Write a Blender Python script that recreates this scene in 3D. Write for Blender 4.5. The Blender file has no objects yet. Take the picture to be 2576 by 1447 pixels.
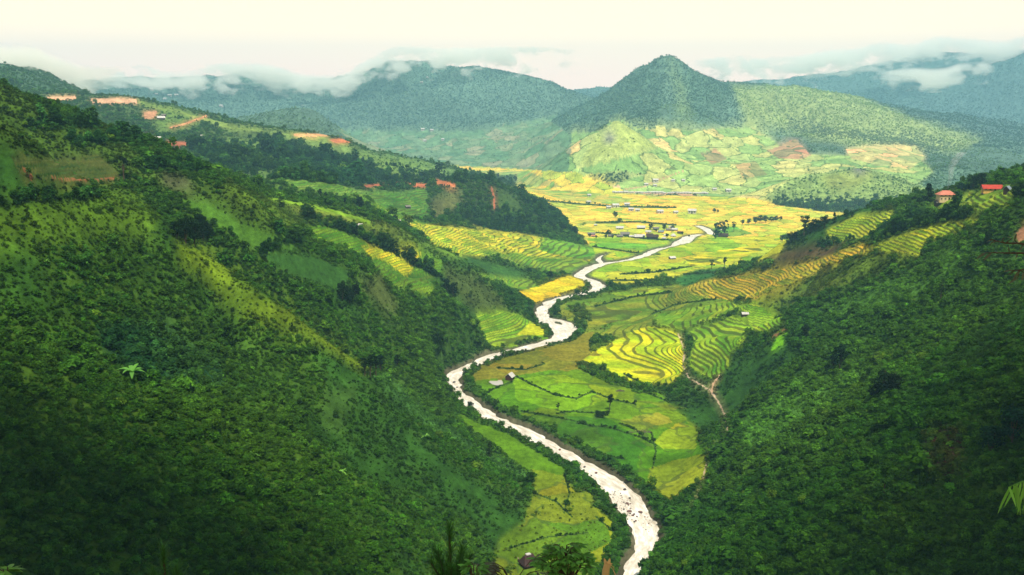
import bpy, math, random
import numpy as np
from mathutils import Vector, Matrix
R = math.radians
rng = np.random.default_rng(7)
random.seed(7)
S = bpy.context.scene
COL = S.collection

# ------------------------------------------------------------------ camera, sky, sun, exposure
PW, PH, FPX = 2576.0, 1447.0, 2474.0          # reference frame the layout notes below are given in
EYE = 157.0                                    # eye height above the valley floor, metres
HOR = 279.0                                    # row of the eye-level line
PITCH = math.atan((PH / 2 - HOR) / FPX)
cd = bpy.data.cameras.new('camera')
cam = bpy.data.objects.new('camera', cd)
COL.objects.link(cam)
cam.location = (0, 0, EYE)
cam.rotation_euler = (R(90) - PITCH, 0, 0)
cd.sensor_width = 36
cd.lens = 36 * FPX / PW
cd.clip_start = 0.5
cd.clip_end = 30000
S.camera = cam

SUN_EL, SUN_AZ = R(61), R(163)                 # azimuth from +Y (view direction), negative = to the left
SUN_DIR = Vector((math.sin(SUN_AZ) * math.cos(SUN_EL), math.cos(SUN_AZ) * math.cos(SUN_EL), math.sin(SUN_EL)))
sl = bpy.data.lights.new('sun', 'SUN')
sl.energy = 4.6
sl.angle = R(3.5)
sl.color = (1.0, 0.93, 0.80)
so = bpy.data.objects.new('sun', sl)
COL.objects.link(so)
so.rotation_euler = SUN_DIR.to_track_quat('Z', 'Y').to_euler()

W = bpy.data.worlds.new('World')
S.world = W
W.use_nodes = True
nt = W.node_tree
nt.nodes.clear()
def N(t, kind, **kw):
    n = t.nodes.new(kind)
    for k, v in kw.items():
        setattr(n, k, v)
    return n
def world_sky():
    L = nt.links.new
    out = N(nt, 'ShaderNodeOutputWorld')
    sky = N(nt, 'ShaderNodeTexSky', sky_type='NISHITA', sun_disc=False)
    sky.sun_elevation = SUN_EL
    sky.sun_rotation = SUN_AZ
    sky.altitude = 1200
    bg = N(nt, 'ShaderNodeBackground')
    bg.inputs[1].default_value = 0.10
    L(sky.outputs[0], bg.inputs[0])
    # bright cream overcast near the horizon, heavier grey cloud overhead
    tc = N(nt, 'ShaderNodeTexCoord')
    sx = N(nt, 'ShaderNodeSeparateXYZ')
    L(tc.outputs['Generated'], sx.inputs[0])
    rp = N(nt, 'ShaderNodeValToRGB')
    e = rp.color_ramp.elements
    e[0].position, e[0].color = 0.0, (0.05, 0.09, 0.04, 1)
    e[1].position, e[1].color = 1.0, (0.20, 0.235, 0.25, 1)
    for p, c in ((0.488, (0.05, 0.09, 0.04, 1)), (0.497, (1.52, 1.00, 0.76, 1)), (0.515, (1.56, 0.97, 0.72, 1)), (0.535, (1.52, 1.07, 0.69, 1)),
                 (0.565, (1.40, 1.14, 0.62, 1)), (0.63, (0.50, 0.52, 0.50, 1))):
        x = e.new(p); x.color = c
    ma = N(nt, 'ShaderNodeMath', operation='MULTIPLY_ADD')
    ma.inputs[1].default_value = 0.5; ma.inputs[2].default_value = 0.5
    L(sx.outputs[2], ma.inputs[0])
    L(ma.outputs[0], rp.inputs[0])
    bg2 = N(nt, 'ShaderNodeBackground')
    bg2.inputs[1].default_value = 1.0
    L(rp.outputs[0], bg2.inputs[0])
    mx = N(nt, 'ShaderNodeMixShader')
    mx.inputs[0].default_value = 0.93
    L(bg.outputs[0], mx.inputs[1]); L(bg2.outputs[0], mx.inputs[2])
    L(mx.outputs[0], out.inputs[0])
world_sky()
S.view_settings.view_transform = 'Standard'
S.view_settings.look = 'None'
S.view_settings.exposure = 0.45
S.view_settings.gamma = 1.0
S.render.engine = 'CYCLES'
S.cycles.max_bounces = 6
S.cycles.diffuse_bounces = 2
S.cycles.glossy_bounces = 1
S.cycles.transmission_bounces = 3
S.cycles.transparent_max_bounces = 8
S.cycles.volume_bounces = 1
S.cycles.use_denoising = True
S.cycles.denoising_prefilter = 'ACCURATE'
S.cycles.use_adaptive_sampling = False
S.cycles.sample_clamp_indirect = 2.0

# ------------------------------------------------------------------ helpers: pixels <-> places
CP, SP = math.cos(PITCH), math.sin(PITCH)
def ray(u, v):
    dx = (u - PW / 2) / FPX; dv = (v - PH / 2) / FPX
    return np.array([dx, CP - dv * SP * 1.0, -SP - dv * CP])
def place(u, v, D):
    """the point at ground distance D (metres along the view axis) seen at (u, v)"""
    d = ray(u, v); s = D / d[1]
    return np.array([d[0] * s, D, EYE + d[2] * s])
def flat(u, v, z=0.0):
    d = ray(u, v); s = (z - EYE) / d[2]
    return np.array([d[0] * s, d[1] * s, z])
def pixel(x, y, z):
    """where a point stands in the reference frame (used once, to lay the land cover on the ground)"""
    zz = z - EYE
    dep = y * CP - zz * SP
    up = y * SP + zz * CP
    return PW / 2 + FPX * x / dep, PH / 2 - FPX * up / dep

def hash2(ix, iy, s):
    h = (ix.astype(np.int64) * 374761393 + iy.astype(np.int64) * 668265263 + s * 974711) & 0xffffffff
    h = ((h ^ (h >> 13)) * 1274126177) & 0xffffffff
    return ((h ^ (h >> 16)) & 0xffff).astype(np.float32) / 65535.0
def vnoise(x, y, s=0):
    x = np.asarray(x, dtype=np.float64); y = np.asarray(y, dtype=np.float64)
    ix = np.floor(x); iy = np.floor(y)
    fx = (x - ix).astype(np.float32); fy = (y - iy).astype(np.float32)
    fx = fx * fx * fx * (fx * (fx * 6 - 15) + 10); fy = fy * fy * fy * (fy * (fy * 6 - 15) + 10)
    a = hash2(ix, iy, s); b = hash2(ix + 1, iy, s); c = hash2(ix, iy + 1, s); d = hash2(ix + 1, iy + 1, s)
    return (a + (b - a) * fx) * (1 - fy) + (c + (d - c) * fx) * fy
def fbm(x, y, sc, octv=4, s=0, gain=0.5):
    r = 0; a = 1; t = 0
    ca, sa = math.cos(0.6), math.sin(0.6)
    for o in range(octv):
        r = r + a * (vnoise(x / sc, y / sc, s + o * 17) - 0.5); t += a
        a *= gain; sc *= 0.5
        x, y = x * ca - y * sa + 31.7, x * sa + y * ca - 11.3
    return r / t * 2
def ridged(x, y, sc, octv=3, s=0):
    r = 0; a = 1; t = 0
    for o in range(octv):
        r = r + a * (1 - np.abs(vnoise(x / sc, y / sc, s + o * 13) * 2 - 1)); t += a
        a *= 0.5; sc *= 0.5
        x, y = x * 0.83 - y * 0.56 + 7, x * 0.56 + y * 0.83 + 3
    return r / t
def sstep(a, b, x):
    t = np.clip((x - a) / (b - a), 0, 1)
    return t * t * (3 - 2 * t)
def smax(a, b, k):
    d = np.clip(0.5 + 0.5 * (a - b) / k, 0, 1)
    return b * (1 - d) + a * d + k * d * (1 - d)

# ------------------------------------------------------------------ the lie of the land: crests, feet and gullies
ctl = []
def line(pts, step=0.06):
    for (a, b) in zip(pts[:-1], pts[1:]):
        pa, pb = np.array(a), np.array(b)
        d = max(np.hypot(*(pb - pa)[:2]) / max(pa[1], pb[1]), 1e-6)
        n = max(1, int(d / step))
        for i in range(n):
            ctl.append(pa + (pb - pa) * i / n)
    ctl.append(np.array(pts[-1]))
def pl(*p): line([place(*q) for q in p])
def zl(*p):                                   # (u, D, z)
    line([np.array([(u - PW / 2) / FPX * D * 1.0, D, z]) for u, D, z in p])
def fl(z, *p): line([flat(u, v, z) for u, v in p])
def xl(*p): line([np.array(q, float) for q in p])
# nearest spur on the left and its flank above the river
pl((-250,150,330),(0,300,350),(200,450,370),(330,540,378),(430,600,382),(600,730,392),(730,805,400),(830,880,406),(960,960,414),(1060,1040,421),(1180,1110,426),(1330,1205,424))
for Y, xf in ((60,4),(100,0),(150,-6),(200,-12),(250,-10),(300,-7),(346,-4),(385,4)):
    xl((xf + 8, Y, -3), (xf, Y, -1.5), (xf - 60, Y, 36), (xf - 120, Y, 73))
    xl((xf - 200, Y, 120), (xf - 320, Y, 150 + Y * .05))
zl((1060,500,8),(960,480,18),(830,460,38),(700,450,58),(600,440,75))
fl(-4,(1135,960),(1180,1010),(1260,1085),(1330,1140))
fl(-4,(1160,925),(1240,890))
# second spur, third spur, the bowl between
pl((650,500,480),(700,560,500),(859,631,540),(913,660,555),(1004,715,580),(1112,765,610),(1185,805,635),(1228,845,648))
zl((1230,662,-1),(1200,680,12),(1110,680,24),(1000,650,42),(900,620,60),(800,590,76))
pl((700,515,620),(850,548,660),(960,580,690),(1040,598,715),(1174,671,745),(1257,714,757),(1355,782,768))
# long left skyline
pl((-300,120,425),(0,235,450),(100,262,470),(200,300,495),(330,345,525),(420,385,550),(530,428,590),(650,480,612),(700,515,620))
zl((-300,640,125),(0,660,120),(300,720,100),(530,790,82),(640,760,82))
# terraced spur, dome hill, red-road saddle
pl((700,455,800),(860,465,825),(920,490,840),(1000,540,872),(1100,572,952),(1250,582,1085),(1380,603,1120),(1490,638,1080))
zl((1300,874,3),(1200,880,19),(1100,850,36),(1000,790,60),(900,750,75))
fl(-3,(1400,725),(1450,690),(1500,668))
fl(-3,(1370,780),(1330,860))
pl((1070,495,1180),(1120,476,1200),(1180,463,1230),(1250,463,1250),(1310,490,1290),(1360,520,1310),(1410,562,1290),(1440,590,1255))
pl((1010,540,985),(1020,490,1060))
pl((1180,575,1110),(1250,586,1120))
pl((1250,540,1180),(1150,540,1140))
pl((920,466,1250),(1140,460,1300))
zl((1330,1500,-4),(1430,1420,-4),(1480,1300,-4))
# wooded ridge with red fields and its plateau
pl((60,243,1450),(200,247,1500),(350,256,1500),(450,282,1500),(560,312,1500),(700,328,1530),(820,340,1560),(900,371,1580),(960,386,1610),(1060,406,1650),(1190,440,1700),(1300,470,1750))
pl((200,300,1250),(420,350,1250),(700,400,1200),(850,420,1250),(1000,430,1350))
pl((500,410,1000),(650,440,1020),(800,448,1050),(900,455,1150))
zl((400,900,90),(560,880,86))
zl((0,2050,130),(350,2000,110),(700,2050,60),(1000,2100,20))
pl((-300,130,1900),(0,176,1900),(110,190,1900),(160,215,1900),(235,242,1880))
# far massif on the left
pl((-300,190,4300),(200,205,4300),(370,190,4250),(500,192,4200),(600,180,4200),(700,190,4200),(830,200,4200),(930,172,4150),(1000,158,4100),(1100,158,4100),(1200,165,4000),(1340,188,3900),(1400,215,3800),(1445,247,3700),(1500,300,3500))
pl((830,230,3900),(870,335,3500),(960,385,3100),(1080,410,2800))
pl((1010,250,3750),(1060,330,3350),(1130,380,3000))
pl((930,290,3600),(980,370,3200))
pl((1230,260,3600),(1300,340,3100),(1350,400,2700))
pl((600,292,2450),(660,275,2420),(720,268,2400),(790,284,2400),(870,332,2380))
zl((600,2900,90),(860,2900,50))
fl(-2,(1050,425),(1200,428),(1330,432),(1440,440))
zl((1340,5000,240),(900,5200,230),(300,5300,200),(-300,5300,200))
zl((-600,7400,-100),(0,7400,-100),(700,7400,-100),(1400,7400,-100),(2000,7400,-50),(2600,7400,-50),(3100,7400,-50))
# peak with its spurs, cone, lit shoulder
pl((1390,302,3300),(1460,262,3220),(1530,225,3150),(1600,172,3050),(1640,150,3010),(1665,132,3000),(1680,124,3000),(1697,130,3000),(1740,162,3050),(1830,204,3150),(1900,210,3250))
pl((1690,190,2850),(1715,270,2550),(1725,330,2400),(1680,390,2200),(1620,450,1980))
pl((1590,230,2950),(1480,300,2800),(1400,340,2750))
pl((1830,250,2900),(1850,330,2550),(1880,400,2250))
pl((1620,280,2650),(1570,300,2500))
pl((1480,372,2110),(1520,330,2130),(1550,304,2150),(1590,330,2170),(1640,365,2190))
pl((1540,390,2010),(1500,440,1980))
pl((1560,345,2280))
fl(-2,(1480,468),(1560,492),(1700,497),(1900,492))
pl((1900,208,3300),(2000,216,3200),(2090,213,3000),(2200,255,2900),(2280,290,2800),(2380,318,2700),(2470,350,2600),(2560,372,2500),(2800,420,2400))
pl((1960,300,2750),(2150,325,2550),(2300,370,2400),(2450,390,2350))
pl((2080,260,2800),(2060,330,2500),(2000,390,2200),(1960,430,2050))
pl((2130,395,2150),(2300,400,2150))
pl((1800,440,2000),(2000,450,1950),(2250,440,1950))
pl((2330,425,1980),(2390,402,1960),(2460,432,1940))
zl((2000,4200,200),(2300,3900,150),(2550,3500,90),(2800,3400,80))
pl((1700,235,6000),(1880,205,5600),(2050,183,5400),(2230,158,5200),(2350,135,5000),(2480,150,4800),(2600,125,4500),(2900,80,4300))
pl((2440,260,4300),(2600,330,3900))
pl((2300,210,4800),(2200,270,4400))
zl((1440,5600,280),(1520,5500,270),(1640,5600,280))
zl((1470,4300,150),(1560,4200,140),(1700,4100,170))
zl((1700,6700,150),(2300,6600,150),(2900,6300,150))
# knoll on the plain
pl((1930,492,1720),(1980,462,1740),(2060,441,1750),(2150,425,1760),(2230,440,1760),(2300,470,1740),(2420,505,1680))
fl(-3,(1930,512),(2000,522),(2150,534),(2300,536),(2450,540))
# right-hand hillside
for Y, xf in ((60,40),(120,26),(180,16),(250,14),(290,24),(315,35),(334,47),(355,57),(400,65)):
    xl((xf - 8, Y, -3), (xf, Y, -1), (xf + 60, Y, 41), (xf + 120, Y, 84), (xf + 220, Y, 150))
xl((81,446,0),(140,446,46),(205,446,96))
xl((101,480,0),(160,480,47))
pl((2800,330,400),(2450,545,480),(2200,610,560),(2080,665,610),(1950,720,660),(1880,765,690))
pl((2900,300,480),(2576,430,545),(2480,472,575),(2350,505,620),(2290,518,650),(2150,543,720),(2000,592,770),(1930,640,800),(1800,692,830),(1720,722,850))
pl((2300,580,580),(2150,625,635),(2000,690,690),(1900,725,730))
zl((2900,800,90),(2576,830,55),(2350,880,25),(2150,980,4),(1950,1030,-3))
pl((1960,805,640),(1850,775,690),(1980,850,600))
zl((1700,560,3),(1800,560,9),(1900,560,30),(1740,640,6),(1840,640,14),(1640,700,4),(1750,760,8))
zl((1600,620,1.5),(1560,690,0),(1520,620,-2))
zl((1850,890,8),(1950,860,30))
fl(-4,(1500,1000),(1600,1100),(1640,1200)); fl(-4,(1450,900),(1650,960)); fl(-4,(1300,990),(1400,1100))
fl(-4,(1500,760),(1600,720),(1700,660),(1500,700)); fl(-5,(1500,600),(1700,600),(1900,620),(1800,650)); fl(-5,(1500,520),(1800,520),(1650,550),(1300,470))
xl((2,200,-4),(5,260,-4),(12,300,-4),(12,100,-4),(20,380,-4))
CT = np.array(ctl)
def lp(x, y):
    d = np.hypot(x, y)
    return np.arctan2(x, y), np.log(d), d
ca_, cr_, cd_ = lp(CT[:, 0], CT[:, 1])
# drop near-duplicate control points
keep = []
for i in range(len(CT)):
    if all((ca_[i]-ca_[j])**2 + (cr_[i]-cr_[j])**2 > 0.008**2 for j in keep):
        keep.append(i)
CT = CT[keep]; ca_ = ca_[keep]; cr_ = cr_[keep]; cd_ = cd_[keep]
C0 = 0.012
def kern(r2): return np.sqrt(r2 + C0 * C0)
A = kern((ca_[:, None] - ca_[None]) ** 2 + (cr_[:, None] - cr_[None]) ** 2)
n = len(CT)
P3 = np.stack([np.ones(n), ca_, cr_], 1)
M = np.block([[A + np.eye(n) * -2e-4, P3], [P3.T, np.zeros((3, 3))]])
wts = np.linalg.solve(M, np.concatenate([(CT[:, 2] - EYE) / cd_, np.zeros(3)]))
def rbf(a, r):
    out = np.empty(a.shape, np.float32).ravel(); af = a.ravel(); rf = r.ravel()
    for s in range(0, len(af), 20000):
        aa = af[s:s+20000, None]; rr = rf[s:s+20000, None]
        out[s:s+20000] = kern((aa - ca_[None]) ** 2 + (rr - cr_[None]) ** 2) @ wts[:n] + wts[n] + wts[n+1] * aa[:, 0] + wts[n+2] * rr[:, 0]
    return out.reshape(a.shape)
# ------------------------------------------------------------------ river course (traced on the valley floor)
def course(pts):
    P = np.array([list(flat(u, v, 0)[:2]) + [w] for u, v, w in pts])
    t = np.arange(len(P)); tt = np.linspace(0, len(P) - 1, (len(P) - 1) * 14 + 1)
    out = []
    for k in range(3):                          # Catmull-Rom
        p = P[:, k]; pp = np.concatenate([[2*p[0]-p[1]], p, [2*p[-1]-p[-2]]])
        i = np.minimum(tt.astype(int), len(P) - 2); f = tt - i
        a, b, c, d = pp[i], pp[i+1], pp[i+2], pp[i+3]
        out.append(0.5 * (2*b + (c-a)*f + (2*a-5*b+4*c-d)*f*f + (3*b-a-3*c+d)*f**3))
    return np.stack(out, 1)
RIVERS = [course([(1450,1700,9),(1510,1580,9),(1566,1480,8),(1596,1418,7.5),(1620,1378,8.5),(1622,1330,11),(1595,1278,13.5),(1560,1230,13),(1510,1190,11.5),(1440,1150,11),(1400,1128,10.5),(1335,1090,10.5),(1240,1049,11),(1185,1012,10),(1148,975,8.5),(1140,945,9),(1168,925,11),(1230,896,11),(1300,878,11),(1370,860,11.5),(1412,846,13),(1408,822,11),(1376,808,11),(1362,790,11),(1372,768,12),(1405,750,12),(1450,740,12),(1490,730,13),(1508,718,14),(1490,706,13),(1460,694,13),(1464,684,13),(1490,670,14),(1520,661,13),(1560,656,9),(1610,645,12),(1655,626,11),(1690,618,8),(1715,608,20),(1728,600,18),(1740,592,14),(1765,588,11)]),
          course([(1412,842,9),(1434,830,9),(1432,815,8),(1412,805,7),(1385,799,7),(1370,793,7)]),
          course([(1515,662,6),(1505,650,7),(1512,643,6),(1530,636,4)]),
          course([(1790,588,10),(1782,579,11),(1768,571,12),(1756,566,9)])]
RALL = np.concatenate([r for r in RIVERS])
def dist_river(x, y):
    """signed distance to the nearest bank (negative in the stream)"""
    x = np.asarray(x, np.float32).ravel(); y = np.asarray(y, np.float32).ravel()
    out = np.full(x.shape, 1e3, np.float32)
    idx = np.where((y > 200) & (y < 1500) & (x > -120) & (x < 330))[0]
    rx, ry, rw = [RALL[:, k].astype(np.float32) for k in range(3)]
    for s in range(0, len(idx), 20000):
        i = idx[s:s+20000]
        d = np.sqrt((x[i, None] - rx) ** 2 + (y[i, None] - ry) ** 2) - rw / 2
        out[i] = d.min(1)
    return out

# ------------------------------------------------------------------ terrain grid: polar, finer where the picture looks closest
DET = 1.0
def seg(a, b, st): return np.arange(a, b - st * 0.01, st)
TH = np.concatenate([seg(-43, -29, .3), seg(-29, 29, .055 / DET), seg(29, 43.01, .3)]) * math.pi / 180
RH = np.concatenate([seg(math.log(6), math.log(85), .008), seg(math.log(85), math.log(2300), .003 / DET), seg(math.log(2300), math.log(7500), .006)])
na, nr = len(TH), len(RH)
ac = np.linspace(TH[0], TH[-1], 420); rc = np.linspace(RH[0], RH[-1], 760)
Hc = rbf(*np.meshgrid(ac, rc))                                      # rows: distance
def cubic_w(src, dst):
    t = (dst - src[0]) / (src[1] - src[0]); i = np.clip(t.astype(int), 0, len(src) - 2); f = t - i
    w = [(-f+2*f*f-f**3)/2, (2-5*f*f+3*f**3)/2, (f+4*f*f-3*f**3)/2, (-f*f+f**3)/2]
    return [np.clip(i + k - 1, 0, len(src) - 1) for k in range(4)], w
ii, ww = cubic_w(rc, RH)
H1 = sum(Hc[ii[k]] * ww[k][:, None] for k in range(4))
ii, ww = cubic_w(ac, TH)
H = sum(H1[:, ii[k]] * ww[k][None] for k in range(4)).astype(np.float32)
DD = np.exp(RH)[:, None].astype(np.float32)
X = (DD * np.sin(TH)[None]).astype(np.float32); Y = (DD * np.cos(TH)[None]).astype(np.float32)
Z = EYE + H * DD
slope_amt = sstep(2, 30, Z)
far = sstep(1500, 2900, DD) * np.ones_like(Z)
mid = sstep(750, 1300, DD) * np.ones_like(Z)
Z = Z + slope_amt * ((ridged(X, Y, 95, 3, 3) - 0.62) * 9 * (1 - far * .5) + fbm(X, Y, 34, 4, 5) * 3.2 + (ridged(X, Y, 330, 4, 8) - .70) * (24 * mid + 20 * far) + (ridged(X, Y, 800, 4, 9) - .72) * 58 * far * sstep(20, 200, Z))
def cone(u, v, D, sl, rnd, asym=0.0):
    c = place(u, v, D); dx, dy = X - c[0], Y - c[1]
    rr = np.sqrt(dx * dx + dy * dy + rnd * rnd)
    return (c[2] + rnd * sl) - rr * sl * (1 - asym * np.tanh(dx / 150)) + (fbm(X, Y, 120, 4, 33) * 14 + (ridged(X, Y, 210, 3, 34) - .6) * 26) * np.clip(rr / 250, 0, 1)
Z = smax(Z, cone(1680, 150, 3000, .62, 22, .16), 10)
Z = smax(Z, cone(1550, 304, 2150, .66, 9), 6)
FLOOR = (fbm(X, Y, 140, 3, 21) * 1.3 + .2) * sstep(250, 500, DD)
Z = smax(Z, FLOOR, 3.0)
# the spur the photographer stands on
hill = 155.2 - 0.74 * np.sqrt(X * X + (Y + 4) ** 2 + 9) + 2.2 + fbm(X, Y, 14, 3, 77) * 1.2 * sstep(8, 40, DD)
Z = smax(Z, hill, 4.0)
DR = dist_river(X, Y).reshape(Z.shape)
DR = DR + fbm(X, Y, 9, 3, 19) * 2.0 * (DR < 40)
bank = sstep(-3.0, 1.6, DR)
Z = np.where(DR < 7, (-3.2) * (1 - bank) + np.minimum(Z, 1.2 + DR * .35) * bank, Z).astype(np.float32)
U, V = pixel(X, Y, Z)
ZB = Z.copy()

# ------------------------------------------------------------------ land cover: what grows or lies where
nv = Z.size
CB = np.empty(Z.shape + (3,), np.float32)      # ground colour, with a haze tint painted in far off
n1 = fbm(X, Y, 60, 4, 31); n2 = fbm(X, Y, 17, 3, 41); n3 = fbm(X, Y, 260, 3, 51)
t = sstep(-.35, .35, n1 + n2 * .5)[..., None]
CB[:] = np.array((.022, .068, .008)) * (1 - t) + np.array((.050, .105, .010)) * t
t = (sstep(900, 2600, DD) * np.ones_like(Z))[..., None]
CB[:] = CB * (1 - t) + np.array((.085, .145, .10)) * t * (1 + .5 * n3[..., None])  # ground turns paler and bluer with distance, haze painted into its colour
DENS = np.clip(.55 + n1 * .9 + n2 * .5, 0.08, 1).astype(np.float32)  # how thick the scrub stands
KIND = np.zeros(Z.shape, np.int8)              # 0 scrub, 1 woods, 2 blue-green thicket, 3 light bushes
LINE = np.zeros(Z.shape, bool)
TER = np.zeros(Z.shape, np.float32); STEP = np.full(Z.shape, 2.0, np.float32)
FLD = np.zeros(Z.shape, np.float32); FLB = np.zeros(Z.shape, np.float32)
jit = np.clip(60 / DD, .006, .08) * 0 + 1
JU = (fbm(X, Y, 9, 3, 61) * 5.0 * np.clip(420 / DD, .25, 1.4)).astype(np.float32)
JV = (fbm(X + 500, Y, 9, 3, 62) * 4.0 * np.clip(420 / DD, .25, 1.4)).astype(np.float32)
UJ = U + JU; VJ = V + JV
kq = np.clip(420 / DD, .18, 1.3)
UN = U + JU + (fbm(X, Y + 900, 30, 4, 63) * 24 * kq).astype(np.float32); VN = V + JV + (fbm(X + 900, Y, 30, 4, 64) * 16 * kq).astype(np.float32)
hz_ = (Z - EYE) / DD
VIS = hz_ > np.maximum.accumulate(np.concatenate([np.full((6, na), -9, np.float32), hz_[:-6]]), axis=0) - .0035
def inside(poly, D0, D1, jit=True, nat=False):
    uu, vv = (UN, VN) if nat else ((UJ, VJ) if jit else (U, V)); D0, D1 = D0 * .85, D1 * 1.18
    p = np.array(poly, float)
    m = VIS & (DD >= D0) & (DD <= D1) & (uu >= p[:, 0].min()) & (uu <= p[:, 0].max()) & (vv >= p[:, 1].min()) & (vv <= p[:, 1].max())
    i = np.flatnonzero(m)
    if not len(i): return i
    x, y = uu.ravel()[i], vv.ravel()[i]
    c = np.zeros(len(i), bool)
    for (x0, y0), (x1, y1) in zip(p, np.roll(p, -1, 0)):
        if y0 != y1:
            c ^= ((y0 > y) != (y1 > y)) & (x < (x1 - x0) * (y - y0) / (y1 - y0) + x0)
    return i[c]
def near_line(pts, w, D0, D1):
    p = np.array(pts, float)
    uu, vv = U + JU * .3, V + JV * .3; D0, D1 = D0 * .85, D1 * 1.18
    m = VIS & (DD >= D0) & (DD <= D1) & (uu >= p[:, 0].min() - w) & (uu <= p[:, 0].max() + w) & (vv >= p[:, 1].min() - w) & (vv <= p[:, 1].max() + w)
    i = np.flatnonzero(m); x, y = uu.ravel()[i], vv.ravel()[i]
    c = np.zeros(len(i), bool)
    for (x0, y0), (x1, y1) in zip(p[:-1], p[1:]):
        t = np.clip(((x-x0)*(x1-x0)+(y-y0)*(y1-y0)) / max((x1-x0)**2+(y1-y0)**2, 1e-6), 0, 1)
        c |= (x - x0 - t*(x1-x0))**2 + (y - y0 - t*(y1-y0))**2 < (w/2)**2
    return i[c]
def lay(i, col=None, dens=None, kind=None, ter=None, fld=None, flb=None, mixc=1.0, var=.25):
    if not len(i): return
    if col is not None:
        k = (1 + var * 1.6 * n2.ravel()[i])[:, None]
        c = CB.reshape(-1, 3)
        c[i] = c[i] * (1 - mixc) + np.array(col) * k * mixc
    if dens is not None: DENS.ravel()[i] = dens
    if kind is not None: KIND.ravel()[i] = kind
    TER.ravel()[i] = 1.0 if ter else 0.0
    if ter: STEP.ravel()[i] = ter
    FLD.ravel()[i] = fld or 0
    FLB.ravel()[i] = flb or 0
GRASS, OLIVE, LIME, RICE, GOLD, RED, TAN, PLOUGH = (.075,.15,.012), (.075,.098,.016), (.10,.27,.010), (.42,.40,.018), (.66,.47,.060), (.32,.105,.050), (.52,.32,.18), (.085,.050,.022)
def area(poly, D0, D1, **k): lay(inside(poly, D0, D1, nat=(k.get('dens', 1) >= .04 or bool(k.get('ter')) or bool(k.get('fld')))), **k)
def strip(pts, w, D0, D1, **k):
    i = near_line(pts, w, D0, D1); lay(i, **k); LINE.ravel()[i] = True
# far massif, peak, shoulder
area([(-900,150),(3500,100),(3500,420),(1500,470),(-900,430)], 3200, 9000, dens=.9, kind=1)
area([(1700,120),(3500,60),(3500,420),(2300,420)], 3500, 9000, dens=.9, kind=1, col=(.075,.130,.115))  # blue of the haze put into the ground of the far right range
area([(850,325),(1000,330),(1200,330),(1400,290),(1500,330),(1480,470),(1180,440),(1000,400),(880,360)], 2100, 4000, col=(.14,.215,.115), dens=.10, flb=.8)
area([(1440,330),(1560,300),(1720,330),(1890,320),(2000,390),(2300,395),(2350,430),(2300,470),(1950,500),(1500,500),(1430,440)], 1700, 2900, col=(.33,.39,.13), dens=.08, flb=1)
area([(1385,305),(1530,228),(1640,165),(1668,200),(1660,300),(1645,325),(1600,322),(1550,292),(1510,330),(1430,335)], 2500, 3500, col=(.068,.125,.080), dens=1, kind=1)
area([(1700,160),(1835,205),(1830,262),(1770,305),(1720,255)], 2500, 3500, col=(.068,.125,.080), dens=1, kind=1)
area([(1840,215),(2090,215),(2280,290),(2480,352),(2400,385),(2150,370),(1960,330),(1880,320)], 2000, 3300, col=(.24,.30,.10), dens=.7, kind=0)
area([(1975,290),(2030,300),(2110,330),(2300,330),(2420,370),(2330,385),(2150,352),(1980,330)], 1900, 3000, dens=1, kind=1)
area([(2130,375),(2200,365),(2300,368),(2330,395),(2290,425),(2200,415),(2140,400)], 1900, 2700, col=(.50,.40,.17), dens=.04, flb=1)
area([(1930,380),(2000,350),(2040,390),(2020,400),(1960,400)], 1900, 2700, col=(.36,.22,.12), dens=.03, flb=1)
area([(1760,385),(1800,375),(1830,400),(1790,415)], 1700, 2700, col=(.34,.22,.11), dens=.03, flb=1)
area([(1850,415),(1900,405),(1930,440),(1870,450)], 1700, 2700, col=(.34,.27,.11), dens=.03, flb=1)
area([(1505,330),(1550,300),(1600,330),(1660,372),(1560,400),(1450,425)], 1950, 2350, col=(.32,.38,.09), dens=.10)
area([(1515,335),(1540,330),(1548,350),(1530,362),(1518,352)], 1950, 2350, col=(.16,.15,.14), dens=.2)
area([(1470,440),(1560,430),(1620,440),(1500,478)], 1800, 2300, col=(.06,.12,.03), dens=.9, kind=1)
area([(1505,478),(1560,465),(1560,480),(1520,492)], 1750, 2200, col=TAN, dens=0)
strip([(1500,484),(1560,515)], 4, 1500, 2000, col=TAN, dens=0)
strip([(1560,478),(1620,470),(1650,455),(1720,430)], 3, 1700, 2400, col=(.42,.25,.14), dens=0)
strip([(1590,484),(1750,492)], 5, 1600, 2100, col=(.55,.30,.16), dens=0)
area([(1560,492),(1700,490),(1830,500),(1840,510),(1700,508),(1620,500)], 1600, 2000, col=(.07,.14,.04), dens=.5, kind=1)
area([(1672,160),(1700,165),(1730,230),(1740,300),(1700,300),(1700,230)], 2500, 3500, col=(.12,.18,.08), dens=.45)
# knoll on the plain
area([(1920,500),(1980,455),(2060,436),(2150,420),(2240,438),(2330,470),(2460,520),(2150,540)], 1500, 1850, col=(.19,.27,.07), dens=.35, kind=0)
area([(1920,505),(2000,500),(2150,505),(2300,500),(2300,540),(2150,545),(1980,525)], 1500, 1850, dens=.95, kind=1)
area([(2060,440),(2180,425),(2200,450),(2130,480),(2080,470)], 1600, 1850, col=(.19,.23,.05), dens=.08)
area([(2140,424),(2175,424),(2180,438),(2150,440)], 1500, 1850, col=(.14,.14,.13), dens=.4)
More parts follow.
